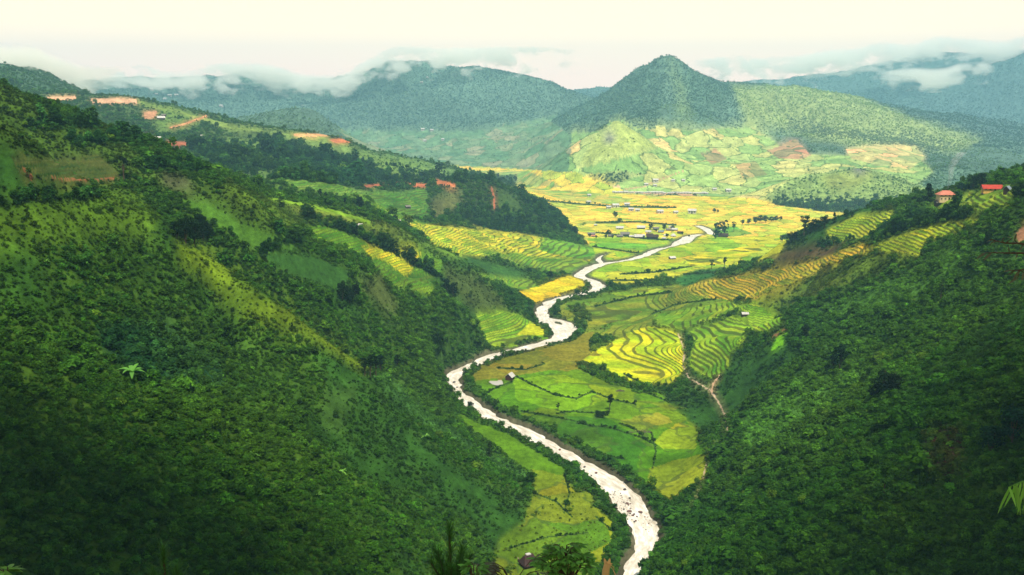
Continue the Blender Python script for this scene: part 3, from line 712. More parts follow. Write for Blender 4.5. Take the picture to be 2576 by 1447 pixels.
# ------------------------------------------------------------------ scrub and woods on the slopes (nobody could count them)
def leaf_material(name='leaves', src='INSTANCER', trans=.42):
    m = bpy.data.materials.new(name); m.use_nodes = True
    t = m.node_tree; t.nodes.clear()
    o = N(t, 'ShaderNodeOutputMaterial')
    c = attr(t, 'tint', src).outputs['Color']
    f = attr(t, 'leafvar').outputs['Fac']
    c = mixc(t, 1.0, c, ramp(t, f, ((0, (.45, .5, .5)), (.5, (.95, .95, .9)), (1, (1.7, 1.55, 1.1)))), 'MULTIPLY')
    d = N(t, 'ShaderNodeBsdfPrincipled'); d.inputs['Roughness'].default_value = .62; d.inputs['Specular IOR Level'].default_value = .04
    tr = N(t, 'ShaderNodeBsdfTranslucent')
    mx = N(t, 'ShaderNodeMixShader'); mx.inputs[0].default_value = trans
    t.links.new(c, d.inputs['Base Color']); t.links.new(c, tr.inputs[0])
    t.links.new(d.outputs[0], mx.inputs[1]); t.links.new(tr.outputs[0], mx.inputs[2]); t.links.new(mx.outputs[0], o.inputs[0])
    return m
LEAF_I = leaf_material()
def leaf_quads(cen, nrm, size, asp=1.7, droop=0.0, r=rng):
    """leaf-shaped 4-gons (pointed at both ends) at centres, facing nrm"""
    k = len(cen)
    nrm = nrm / np.maximum(np.linalg.norm(nrm, axis=1, keepdims=True), 1e-6)
    a = np.cross(nrm, r.normal(size=(k, 3))); a /= np.maximum(np.linalg.norm(a, axis=1, keepdims=True), 1e-6)
    b = np.cross(nrm, a); s = np.asarray(size).reshape(-1, 1) * np.ones((k, 1))
    p0 = cen - a * s * asp / 2; p2 = cen + a * s * asp / 2 - np.array([0, 0, 1.0]) * s * droop
    p1 = cen + b * s / 2 - a * s * .1; p3 = cen - b * s / 2 - a * s * .1
    return np.stack([p0, p1, p2, p3], 1)
def quads_mesh(name, q, var, mat, smooth=False):
    k = len(q)
    me = mesh_np(name, q.reshape(-1, 3), np.arange(k * 4).reshape(-1, 4), mat, smooth)
    fattr(me, 'leafvar', np.repeat(var, 4))
    return me
def bush_mesh(i, n, lobes, flat_, leaf, tall=1.0, clusters=True):
    r = np.random.default_rng(100 + i)
    cs = []
    for L in range(lobes):
        a = r.uniform(0, 6.28); q = r.uniform(0, .55) if L else 0
        cs.append((q * math.cos(a), q * math.sin(a), r.uniform(.35, .75) * tall, r.uniform(.35, .6)))
    Q = []; Vv = []
    for (x, y, z, rad) in cs:
        k = n // lobes
        d = r.normal(size=(k, 3)); d /= np.linalg.norm(d, axis=1, keepdims=True)
        d[:, 2] = np.where(d[:, 2] < -.45, -d[:, 2], d[:, 2])
        rr = rad * r.uniform(.62, 1.08, (k, 1))
        c = np.array([x, y, z]) + d * rr * np.array([1, 1, flat_ * tall])
        nr_ = d * .75 + r.normal(size=(k, 3)) * .5 + np.array([0, 0, .75])
        Q.append(leaf_quads(c, nr_, leaf * r.uniform(.6, 1.35, k), r=r)); Vv.append(np.clip(r.normal(.42, .24, k) + (d[:, 2] * .12), 0, 1))
    return quads_mesh('bush_shape', np.concatenate(Q), np.concatenate(Vv), LEAF_I)
lib = bpy.data.collections.new('bush_shapes')            # shapes the scrub is made of
shapes = [bush_mesh(0, 210, 3, .8, .20), bush_mesh(1, 190, 4, .7, .22), bush_mesh(2, 170, 2, .9, .24), bush_mesh(3, 230, 5, .65, .17),
          bush_mesh(4, 240, 4, 1.0, .19, 1.7), bush_mesh(5, 240, 3, 1.1, .21, 2.1), bush_mesh(6, 90, 2, .6, .30), bush_mesh(7, 90, 3, .7, .28)]
for k, me in enumerate(shapes):
    o = bpy.data.objects.new('%02d_bush_shape' % k, me); lib.objects.link(o)
def instancer(name, P, rot, scale, shape, tint):
    me = bpy.data.meshes.new(name)
    me.vertices.add(len(P)); me.vertices.foreach_set('co', np.ascontiguousarray(P, np.float32).ravel())
    fattr(me, 'rot', rot, 'FLOAT_VECTOR'); fattr(me, 'size', scale, 'FLOAT_VECTOR'); fattr(me, 'shape', shape, 'INT')
    fattr(me, 'tint', np.concatenate([tint, np.ones((len(P), 1))], 1), 'FLOAT_COLOR')
    g = bpy.data.node_groups.new(name, 'GeometryNodeTree')
    g.interface.new_socket('Geometry', in_out='INPUT', socket_type='NodeSocketGeometry'); g.interface.new_socket('Geometry', in_out='OUTPUT', socket_type='NodeSocketGeometry')
    gi = N(g, 'NodeGroupInput'); go = N(g, 'NodeGroupOutput')
    ci = N(g, 'GeometryNodeCollectionInfo'); ci.inputs['Collection'].default_value = lib; ci.inputs['Separate Children'].default_value = True; ci.inputs['Reset Children'].default_value = True
    ip = N(g, 'GeometryNodeInstanceOnPoints'); ip.inputs['Pick Instance'].default_value = True
    def na_(n, k):
        x = N(g, 'GeometryNodeInputNamedAttribute', data_type=k); x.inputs['Name'].default_value = n; return x.outputs[0]
    L = g.links.new
    er = N(g, 'FunctionNodeEulerToRotation')
    L(gi.outputs[0], ip.inputs['Points']); L(ci.outputs[0], ip.inputs['Instance']); L(na_('shape', 'INT'), ip.inputs['Instance Index'])
    L(na_('rot', 'FLOAT_VECTOR'), er.inputs[0]); L(er.outputs[0], ip.inputs['Rotation']); L(na_('size', 'FLOAT_VECTOR'), ip.inputs['Scale'])
    L(ip.outputs[0], go.inputs[0])
    o = put(name, me); o['kind'] = 'stuff'
    md = o.modifiers.new('scatter', 'NODES'); md.node_group = g
    return o
cell = np.zeros(Z.shape, np.float32)
dth = np.gradient(TH)[None]; drh = np.gradient(RH)[:, None]
zx = np.gradient(Z, axis=1) / (dth * DD); zr = np.gradient(Z, axis=0) / (drh * DD)
AREA = (DD * dth) * (DD * drh) * np.sqrt(1 + np.clip(zx**2 + zr**2, 0, 4))
# what the eye point or a step beside it could see: running horizon along each bearing
el = (Z + 4 - EYE) / DD
hor = np.maximum.accumulate((ZB - 3 - EYE) / DD, axis=0)
SEEN = (el > hor - .012)
frame = (np.abs(TH)[None] < R(34)) & (DD > 16)
SP0 = np.where(DD < 600, 1.05 + .0013 * DD, 1.05 + .0013 * 600 + (DD - 600) * .0024)           # mean spacing grows with distance
want = AREA / SP0**2 * np.clip(DENS * 1.45 - .06, 0, 1) * 1.5 * (1 + 1.2 * ((DENS < .5) & (DENS > .15) & (DD < 1000))) * SEEN * frame * (TER < .5) * (DR > .3)
tot = want.sum(); cum = np.cumsum(want.ravel())
nb = int(tot)
print('bushes', nb)
pick = np.searchsorted(cum, rng.uniform(0, cum[-1], nb)); pick = np.clip(pick, 0, Z.size - 1)
pj, pi = np.divmod(pick, na)
jj = np.clip(pj + rng.uniform(-.5, .5, nb), 0, nr - 1.001); ij = np.clip(pi + rng.uniform(-.5, .5, nb), 0, na - 1.001)
ba = np.interp(ij, np.arange(na), TH); bd = np.exp(np.interp(jj, np.arange(nr), RH))
bx, by = bd * np.sin(ba), bd * np.cos(ba)
bz = ground(bx, by)
bk = KIND.ravel()[pick]; dn = DENS.ravel()[pick]
sz = np.interp(bd, [0, 300, 600, 1200, 3000, 7000], [.85, .95, 1.2, 1.8, 2.0, 2.6]) * rng.lognormal(0, .42, nb) * np.where(bk == 1, 1.4, 1) * np.where(bk == 2, .85, 1) * np.where(bk == 3, .8, 1) * (.7 + .4 * dn)
sz = np.where(bd > 1800, np.clip(sz, 0, np.interp(bd, [1800, 7000], [3.2, 4.0])), sz)
big = (rng.uniform(size=nb) < .035) & (dn > .4) & (bd < 1800); sz = np.where(big, sz * 1.7, sz)
sh = np.where(bk == 1, rng.choice([0, 3, 4, 4, 5], nb), rng.choice([0, 1, 2, 3, 3, 4], nb))
sh = np.where(bd > 1500, rng.choice([6, 7, 6, 7, 4], nb), sh)
base = np.array([(.048, .178, .012), (.024, .082, .012), (.028, .130, .040), (.125, .34, .034)])[bk]
m1 = fbm(bx, by, 45, 3, 91)[:, None]; m2 = fbm(bx, by, 160, 2, 92)[:, None]
warm = np.clip(.38 + m1 * 1.3 + rng.normal(0, .28, (nb, 1)), 0, 1)
bt = base * (1 - warm * .55) + warm * .55 * np.array((.084, .185, .010)) * (.6 + .6 * (bk != 1)[:, None])
cool = np.clip(m2 * 1.3 + rng.normal(0, .15, (nb, 1)), 0, 1) * (bk != 2)[:, None]
bt = bt * (1 - .5 * cool) + .5 * cool * np.array((.022, .110, .040))
bt *= rng.lognormal(0, .36, (nb, 1))
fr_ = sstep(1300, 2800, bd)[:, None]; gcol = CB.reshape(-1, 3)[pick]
bt = bt * (1 - fr_ * .9) + fr_ * .9 * (gcol * .75 + np.where((bk == 1)[:, None], np.array((.060, .120, .125)), np.array((.17, .26, .10))) * .6) * rng.lognormal(0, .15, (nb, 1))  # leaf tints pale with distance, woods turning blue: haze put into colour
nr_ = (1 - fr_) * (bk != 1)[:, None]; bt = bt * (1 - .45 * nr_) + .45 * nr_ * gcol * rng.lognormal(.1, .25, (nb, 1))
rare = rng.uniform(size=nb) < .006; bt[rare] = np.array((.12, .24, .02)) * rng.uniform(.6, 1.2, (rare.sum(), 1))
sp_ = ((dn < .5) & (bk != 1) & (bd < 1500)); tiny = sp_ & (rng.uniform(size=nb) < .88)
sz = np.where(tiny, sz * .55, sz); bt = np.where((sp_ & ~tiny)[:, None], bt * .5 + gcol * .6, bt); bt = bt * (1 + .45 * sstep(2000, 3000, bd))[:, None]; bt = np.where(tiny[:, None], gcol * 1.15 * rng.lognormal(0, .22, (nb, 1)), bt)  # far tints brightened by distance, painting light over the shaded leaf sides
rot = np.stack([rng.normal(0, .16, nb), rng.normal(0, .16, nb), rng.uniform(0, 6.28, nb)], 1)
scl = sz[:, None] * np.stack([rng.uniform(.85, 1.25, nb), rng.uniform(.85, 1.25, nb), rng.uniform(.75, 1.15, nb)], 1)
P = np.stack([bx, by, bz - .18 * sz], 1)
m = bd < 1500
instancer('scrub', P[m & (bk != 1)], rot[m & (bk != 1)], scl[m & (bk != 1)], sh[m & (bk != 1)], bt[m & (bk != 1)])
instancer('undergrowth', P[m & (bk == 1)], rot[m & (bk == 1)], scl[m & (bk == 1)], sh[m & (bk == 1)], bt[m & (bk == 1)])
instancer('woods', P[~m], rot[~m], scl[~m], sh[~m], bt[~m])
# ------------------------------------------------------------------ water
def water_material():
    m, t, b = principled('muddy_water', rough=.32, spec=.3)
    pos = N(t, 'ShaderNodeNewGeometry').outputs['Position']
    al = attr(t, 'along', 'GEOMETRY').outputs['Vector']
    n = noise(t, vecmath(t, 'MULTIPLY', al, (.55, .13, 1)), 1.0, 6, .74)
    n2_ = noise(t, pos, .07, 3)
    f = math_(t, 'ADD', n, math_(t, 'MULTIPLY', math_(t, 'SUBTRACT', n2_, .5), .5))
    c = ramp(t, f, ((.25, (.33, .28, .20)), (.40, (.55, .48, .38)), (.52, (.70, .64, .53)), (.64, (.90, .87, .79))))
    t.links.new(c, b.inputs['Base Color'])
    bp = N(t, 'ShaderNodeBump'); bp.inputs['Strength'].default_value = .8; bp.inputs['Distance'].default_value = .7
    t.links.new(n, bp.inputs['Height']); t.links.new(bp.outputs[0], b.inputs['Normal'])
    return m
WATER = water_material()
def ribbon(r, z0):
    P = r[:, :2]; d = np.gradient(P, axis=0); d /= np.linalg.norm(d, axis=1, keepdims=True); nrm = np.stack([-d[:, 1], d[:, 0]], 1)
    s = np.concatenate([[0], np.cumsum(np.linalg.norm(np.diff(P, axis=0), axis=1))])
    ks = np.linspace(-1, 1, 15)
    xy = P[:, None] + nrm[:, None] * (r[:, 2] / 2 + 3.5)[:, None, None] * ks[None, :, None]
    z = z0 + fbm(xy[..., 0], xy[..., 1], 5, 3, 15) * .22
    v = np.concatenate([xy, z[..., None]], -1).reshape(-1, 3)
    al = np.stack([ks[None] * (r[:, 2] / 2 + 3.5)[:, None], s[:, None] * np.ones((1, 15)), 0 * xy[..., 0]], -1).reshape(-1, 3)
    return v, grid_faces(len(r), 15)[:, ::-1], al
vs_, fs_, as_ = [], [], []; o_ = 0
for k, r in enumerate(RIVERS):
    v, f, a = ribbon(r, -1.25 - .012 * k); vs_.append(v); fs_.append(f + o_); as_.append(a); o_ += len(v)
wm = mesh_np('river_water', np.concatenate(vs_), np.concatenate(fs_), WATER); fattr(wm, 'along', np.concatenate(as_), 'FLOAT_VECTOR')
tag(put('river_water', wm), kind='structure')
pp = np.array([flat(u, v, 0)[:2] for u, v in ((1228,959),(1236,956),(1246,957),(1256,954),(1266,955),(1270,966),(1258,970),(1240,967))])
pz = float(ground(pp[:, 0], pp[:, 1]).min()) + .45
pm, t_, b_ = principled('pond_water', (.42, .38, .32), .15, .5)
tag(put('pond_water', mesh_np('pond_water', np.concatenate([pp, np.full((8, 1), pz)], 1), np.arange(8)[None], pm)), kind='structure')

# ------------------------------------------------------------------ builders
import bmesh
def tube_np(paths, sides=6):
    """paths: lists of (x, y, z, r); returns verts, quad faces"""
    V_, F_ = [], []; o = 0
    for p in paths:
        p = np.array(p, float); n = len(p)
        d = np.gradient(p[:, :3], axis=0); d /= np.maximum(np.linalg.norm(d, axis=1, keepdims=True), 1e-6)
        ref = np.where(np.abs(d[:, 2:3]) > .8, np.array([[1., 0, 0]]), np.array([[0, 0, 1.]]))
        a = np.cross(d, ref); a /= np.linalg.norm(a, axis=1, keepdims=True); b = np.cross(d, a)
        an = np.arange(sides) / sides * 2 * math.pi
        V_.append((p[:, None, :3] + (a[:, None] * np.cos(an)[None, :, None] + b[:, None] * np.sin(an)[None, :, None]) * p[:, None, 3:4]).reshape(-1, 3))
        for i in range(n - 1):
            for k in range(sides):
                F_.append((o + i*sides + k, o + i*sides + (k+1) % sides, o + (i+1)*sides + (k+1) % sides, o + (i+1)*sides + k))
        o += n * sides
    return np.concatenate(V_), np.array(F_)
def bark_material(name, c0, c1):
    m, t, b = principled(name, rough=.95, spec=.05)
    co = N(t, 'ShaderNodeTexCoord').outputs['Object']
    t.links.new(mixc(t, noise(t, vecmath(t, 'MULTIPLY', co, (6, 6, 1.5)), 1.5, 4), c0, c1), b.inputs['Base Color']); return m
BARK = bark_material('bark', (.035, .025, .016), (.12, .09, .06))
def tree_leaf_material():
    m = leaf_material('tree_leaves'); t = m.node_tree
    a = [n for n in t.nodes if n.type == 'ATTRIBUTE' and n.attribute_name == 'tint'][0]
    oi = N(t, 'ShaderNodeObjectInfo')
    for l in list(a.outputs['Color'].links): t.links.new(oi.outputs['Color'], l.to_socket)
    t.nodes.remove(a); return m
LEAF_T = tree_leaf_material()
def tree_kind(kind, seed):
    """unit-height tree: (trunk mesh, crown mesh)"""
    r = np.random.default_rng(seed)
    clumps = []; limbs = []
    if kind == 'round':
        th = .22
        for k in range(15):
            a = r.uniform(0, 6.28); h = r.uniform(.26, .93); w = .36 * math.sin(math.pi * min(1, (h - .08) / .95)) ** .7
            q = w * r.uniform(.25, 1.0)
            clumps.append((q*math.cos(a), q*math.sin(a), h, r.uniform(.10, .19)))
        n, leaf = 1500, .040
    elif kind == 'tall':
        th = .45
        for k in range(14):
            a = r.uniform(0, 6.28); h = r.uniform(.5, .97); q = .17 * r.uniform(.2, 1) * (1.2 - abs(h - .7))
            clumps.append((q*math.cos(a), q*math.sin(a), h, r.uniform(.06, .11)))
        n, leaf = 900, .034
    elif kind == 'umbrella':
        th = .5
        for k in range(16):
            lay_ = r.integers(0, 3); h = .55 + lay_ * .19 + r.uniform(-.03, .03); a = r.uniform(0, 6.28); q = r.uniform(.08, .32) * (1 - .2 * lay_)
            clumps.append((q*math.cos(a), q*math.sin(a), h, r.uniform(.08, .12)))
        n, leaf = 1000, .036
    elif kind == 'open':
        th = .55
        for k in range(11):
            a = r.uniform(0, 6.28); h = r.uniform(.5, .98); q = r.uniform(.05, .26)
            clumps.append((q*math.cos(a), q*math.sin(a), h, r.uniform(.05, .09)))
        n, leaf = 420, .038
    elif kind == 'cone':
        th = .15
        for k in range(26):
            h = r.uniform(.12, .97); a = r.uniform(0, 6.28); q = .24 * (1.02 - h) * r.uniform(.3, 1)
            clumps.append((q*math.cos(a), q*math.sin(a), h, .05 + .09 * (1 - h)))
        n, leaf = 1300, .036
    else:                                        # bamboo: many arching culms
        th = .1
        for k in range(34):
            a = r.uniform(0, 6.28); q = r.uniform(.1, .42); h = r.uniform(.25, 1.0) * (1 - .35 * q)
            clumps.append((q*math.cos(a), q*math.sin(a), h, r.uniform(.06, .11)))
        n, leaf = 1500, .042
    Q, Vv = [], []
    for (x, y, z, rad) in clumps:
        k = n // len(clumps)
        d = r.normal(size=(k, 3)); d /= np.linalg.norm(d, axis=1, keepdims=True)
        c = np.array([x, y, z]) + d * rad * (r.uniform(.35, 1.1, (k, 1)) ** .6) * np.array([1.15, 1.15, .75])
        Q.append(leaf_quads(c, d + r.normal(size=(k, 3)) * .6 + np.array([0, 0, .4]), leaf * r.uniform(.6, 1.4, k), r=r))
        Vv.append(np.clip(r.normal(.42, .22, k) + r.normal(0, .1) + d[:, 2] * .1, 0, 1))
        if kind != 'bamboo' or r.uniform() < .5:
            z0 = min(z - .02, th * r.uniform(.5, 1)) if kind != 'cone' else z - .02
            r0 = .010 if kind != 'bamboo' else .006
            limbs.append([(0, 0, z0, r0), (x * .5, y * .5, (z0 + z) / 2 - .01, r0 * .7), (x, y, z, r0 * .35)])
    tr = [(0, 0, -.06, .034), (.006, .004, .05, .026), (-.006, .006, th * .6, .021), (.008, -.004, th + .12, .016), (.004, .006, .82, .006)]
    if kind == 'bamboo': tr = [(0, 0, -.05, .02), (0, 0, .2, .016), (.02, .01, .5, .012), (.04, .02, .8, .005)]
    v, f = tube_np([tr] + limbs)
    return mesh_np('trunk', v, f, BARK), quads_mesh('crown', np.concatenate(Q), np.concatenate(Vv), LEAF_T)
KINDS = {}
def empty(name, loc, rz=0.0):
    o = bpy.data.objects.new(name, None); COL.objects.link(o); o.location = loc; o.rotation_euler = (0, 0, rz); o.empty_display_size = .5; return o
def tree(name, kind, base, h, tint, label, cat='tree', group=None, wide=1.0, seed=None):
    key = (kind, random.randrange(3) if seed is None else seed)
    if key not in KINDS: KINDS[key] = tree_kind(kind, hash(kind) % 91 if False else sum(map(ord, kind)) + 7 * key[1])
    tm, cm = KINDS[key]
    root = empty(name, base, random.uniform(0, 6.28)); root.scale = (h * wide, h * wide, h)
    tag(root, label, cat, group)
    a = put('trunk', tm, root); b = put('crown', cm, root)
    b.color = (*[c * random.uniform(.85, 1.15) for c in tint], 1)
    return root
DARK, MIDG, LIGHTG, BLUEG = (.012, .034, .010), (.028, .070, .012), (.055, .15, .018), (.016, .060, .030)
def trees(name, items, label, kind, tint, group=None, cat='tree', wide=1.0):
    for (u, v, hp) in items:
        b = land(u, v)
        tree(name, kind, b - Vector((0, 0, .2)), hp * b.y / FPX, tint, label, cat, group, wide)
# left slopes
trees('slim_tree', [(312,458,66)], 'slim tree with a long bare trunk and open crown on the upper left slope', 'open', DARK)
trees('dark_tree', [(446,604,60),(468,616,72),(490,622,78),(512,612,62),(462,592,55),(505,594,60),(528,606,44)], 'tall dark tree in the dense clump on the left spur', 'round', DARK, 'dark trees clumped on the left spur', wide=.8)
trees('small_conifer', [(640,470,24)], 'small dark conical tree on the left skyline slope', 'cone', DARK)
trees('small_conifer', [(735,834,22)], 'tiny conical tree on the grassy crest of the nearest left spur', 'cone', DARK)
trees('dark_tree', [(862,758,52),(880,768,60),(897,758,48)], 'dark tree in the group of three beside the sloping plot', 'round', DARK, 'three dark trees on the second left spur', wide=.7)
trees('dark_tree', [(1124,740,40),(1140,748,46)], 'dark tree of the pair on the third left spur', 'round', DARK, 'pair of dark trees on the third left spur', wide=.7)
trees('bare_trunk_tree', [(918,946,50),(932,950,58),(946,946,52),(958,940,46),(1000,930,40)], 'slender bare-trunked tree in the gully behind the nearest left spur', 'tall', DARK, 'slender trees in the left gully')
trees('round_tree', [(905,524,30)], 'dark round tree beside the green terraces above the left slope', 'round', DARK)
trees('round_tree', [(868,520,22)], 'small upright tree on the ridge edge left of the green terraces', 'tall', DARK)
trees('conifer', [(1232,1150,46)], 'dark conical pine near the foot of the nearest left spur', 'cone', MIDG)
trees('round_tree', [(1383,702,26)], 'dark bushy tree above the yellow paddy by the river', 'round', DARK)
trees('round_tree', [(1418,588,26),(1446,592,24),(1436,584,20)], 'dark bushy tree at the tip of the wooded dome hill', 'round', DARK, 'trees at the tip of the dome hill')
trees('small_conifer', [(806,498,22),(820,500,18)], 'small upright tree among the green terraces on the left', 'tall', DARK, 'small trees in the upper green terraces')
trees('bankside_tree', [(1183,1030,24)], 'dark bush-like tree leaning over the river bend', 'round', DARK)
# plain and village
trees('round_tree', [(1547,549,18)], 'lone round tree standing in the golden plain', 'round', MIDG)
trees('round_tree', [(1296,457,14),(1252,447,14),(1276,450,10)], 'small dark tree at the far left edge of the plain', 'round', DARK, 'small trees at the far edge of the plain')
trees('bamboo_clump', [(1806,596,42),(1822,592,40),(1800,602,26)], 'tall bamboo clump beside the far bend of the river', 'bamboo', BLUEG, 'bamboo clumps by the far river bend', wide=.62)
trees('round_tree', [(1846,583,26)], 'slim dark tree just right of the bamboo clumps', 'tall', BLUEG)
trees('hedgerow_tree', [(1868,566,14),(1884,565,15),(1900,564,20),(1912,560,24),(1926,561,20),(1940,559,18),(1952,557,18),(1964,555,12)], 'bluish tree in the hedgerow across the plain', 'round', BLUEG, 'hedgerow trees across the plain', wide=1.1)
trees('round_tree', [(1797,535,14),(1806,536,10)], 'small tree clump alone on the far plain', 'round', BLUEG, 'two small trees on the far plain')
trees('village_tree', [(1637,579,17),(1671,580,16),(1692,578,14),(1650,583,10),(1531,592,18),(1524,600,11),(1541,600,10),(1678,598,14),(1716,591,9),(1733,599,9),(1484,597,10),(1500,600,9)], 'small round tree between the village houses', 'round', DARK, 'trees between the village houses')
trees('round_tree', [(1790,678,24)], 'dark spreading tree below the yellow terraces right of the river', 'umbrella', DARK)
trees('slim_tree', [(1822,676,30)], 'thin upright tree in front of the yellow terraces right of the river', 'tall', DARK)
trees('slim_tree', [(1534,1034,44)], 'slim tree standing among the green paddies', 'tall', DARK)
trees('paddy_bush', [(1505,1050,24),(1517,1052,20),(1528,1046,16)], 'dark bush at the foot of the slim paddy tree', 'round', MIDG, 'bushes under the slim paddy tree', 'bush', 1.2)
trees('paddy_bush', [(1404,1034,22)], 'narrow dark shrub on the long bund in the green paddies', 'tall', DARK, None, 'bush')
# right-hand hillside
trees('round_tree', [(1968,608,18),(1990,612,28),(2000,606,26)], 'rounded dark tree low on the right skyline', 'round', DARK, 'rounded trees low on the right skyline')
trees('umbrella_tree', [(2022,594,52)], 'tall layered umbrella-shaped tree on the right skyline', 'umbrella', DARK)
trees('round_tree', [(2052,580,38),(2074,576,34),(2040,586,24)], 'broad dark tree beside the umbrella tree on the right skyline', 'round', DARK, 'broad trees beside the umbrella tree', wide=1.05)
trees('conifer', [(2098,562,30)], 'pointed dark tree on the right skyline above the terraces', 'cone', DARK)
trees('round_tree', [(2128,552,24),(2142,548,18)], 'bushy tree on the right skyline just left of the upper terraces', 'round', MIDG, 'bushy trees left of the upper terraces')
trees('round_tree', [(2298,514,26),(2312,512,20)], 'dark tree at the lower edge of the cream house clump', 'round', DARK, 'dark trees below the cream house')
trees('conifer', [(2334,512,54)], 'big triangular dark tree left of the cream two-storey house', 'cone', DARK, None, 'tree', 1.3)
trees('round_tree', [(2418,482,30),(2432,480,22)], 'bluish tree between the two red-roofed buildings', 'round', BLUEG, 'trees between the red-roofed buildings')
trees('round_tree', [(2448,476,36),(2466,472,40)], 'dark tree behind the left end of the long red roof', 'round', DARK, 'dark trees behind the long red roof', wide=1.0)
trees('umbrella_tree', [(2518,452,30)], 'flat-topped tree on the right skyline above the long red roof', 'umbrella', DARK)
trees('round_tree', [(2556,500,40),(2572,486,30)], 'dark tree right of the small grey house', 'round', DARK, 'dark trees right of the grey house')
trees('dark_tree', [(2026,852,36)], 'single dark tree at the edge of the bright green plot', 'round', DARK, None, 'tree', .75)
trees('dark_tree', [(2112,932,68),(2096,926,44)], 'dense dark tree in the middle of the right hillside', 'round', DARK, 'dense dark trees mid right hillside', wide=.75)
trees('dark_tree', [(2222,1000,92),(2250,990,70),(2200,1004,56)], 'large dark tree in the biggest clump on the right hillside', 'round', DARK, 'large dark trees on the right hillside', wide=.75)
trees('dark_tree', [(2484,622,52)], 'dark column-shaped tree high on the right hillside', 'round', DARK, None, 'tree', .6)
trees('light_tree', [(2222,1262,110)], 'fresh light green tree standing out on the dark lower right hillside', 'cone', LIGHTG, None, 'tree', 1.15)
trees('dark_tree', [(2490,1150,90),(2545,1120,110)], 'bluish dark tree near the lower right edge', 'round', BLUEG, 'bluish trees near the lower right edge')
trees('thin_tree', [(2366,760,60)], 'thin spindly tree with sparse leaves on the upper right hillside', 'open', MIDG)
# ------------------------------------------------------------------ houses
def flat_mat(name, col, rough=.85, var=.35, sc=1.2):
    m, t, b = principled(name, rough=rough, spec=.15)
    co = N(t, 'ShaderNodeTexCoord').outputs['Object']
    f = ramp(t, noise(t, co, sc, 4, .65), ((.25, (1 - var,) * 3), (.7, (1 + var * .35,) * 3)))
    t.links.new(mixc(t, 1.0, col, f, 'MULTIPLY'), b.inputs['Base Color']); return m
def roof_mat(name, col, pitch=.28, var=.35):
    m, t, b = principled(name, rough=.75, spec=.15)
    co = N(t, 'ShaderNodeTexCoord').outputs['Object']
    f = ramp(t, noise(t, co, .8, 4, .65), ((.25, (1 - var,) * 3), (.7, (1 + var * .3,) * 3)))
    w = N(t, 'ShaderNodeTexWave', wave_type='BANDS', bands_direction='X'); w.inputs['Scale'].default_value = 1.6; t.links.new(co, w.inputs['Vector'])
    t.links.new(mixc(t, 1.0, mixc(t, 1.0, col, f, 'MULTIPLY'), ramp(t, w.outputs[0], ((.0, (.78,) * 3), (.5, (1, 1, 1)))), 'MULTIPLY'), b.inputs['Base Color']); return m
HM = {'cream': flat_mat('cream_plaster', (.62, .47, .25)), 'yellow': flat_mat('yellow_plaster', (.62, .38, .10)), 'wood': flat_mat('dark_timber', (.055, .035, .026)), 'redwood': flat_mat('red_brown_boards', (.07, .022, .018)),
      'blue': flat_mat('blue_sheeting', (.02, .05, .28)), 'white': flat_mat('pale_wall', (.50, .46, .40)), 'dark': flat_mat('dark_opening', (.018, .016, .015)),
      'rred': roof_mat('red_roof_sheet', (.46, .055, .035)), 'rpink': roof_mat('faded_red_roof', (.58, .20, .13)), 'rgrey': roof_mat('grey_fibre_roof', (.20, .18, .16)), 'rwhite': roof_mat('pale_roof_sheet', (.56, .53, .49), var=.35), 'rthatch': roof_mat('dark_thatch', (.055, .030, .026)),
      'rblue': roof_mat('bluish_grey_roof', (.22, .27, .30)), 'frame': flat_mat('window_frame', (.40, .34, .26)), 'stone': flat_mat('stone_plinth', (.30, .27, .23))}
def bmesh_obj(name, build, mat, parent):
    bm = bmesh.new(); build(bm); bmesh.ops.recalc_face_normals(bm, faces=bm.faces)
    me = bpy.data.meshes.new(name); bm.to_mesh(me); bm.free(); me.materials.append(HM[mat] if isinstance(mat, str) else mat)
    return put(name, me, parent)
def bbox(bm, x0, x1, y0, y1, z0, z1):
    v = [bm.verts.new((x, y, z)) for x in (x0, x1) for y in (y0, y1) for z in (z0, z1)]
    for f in ((0,1,3,2),(4,6,7,5),(0,4,5,1),(2,3,7,6),(0,2,6,4),(1,5,7,3)): bm.faces.new([v[k] for k in f])
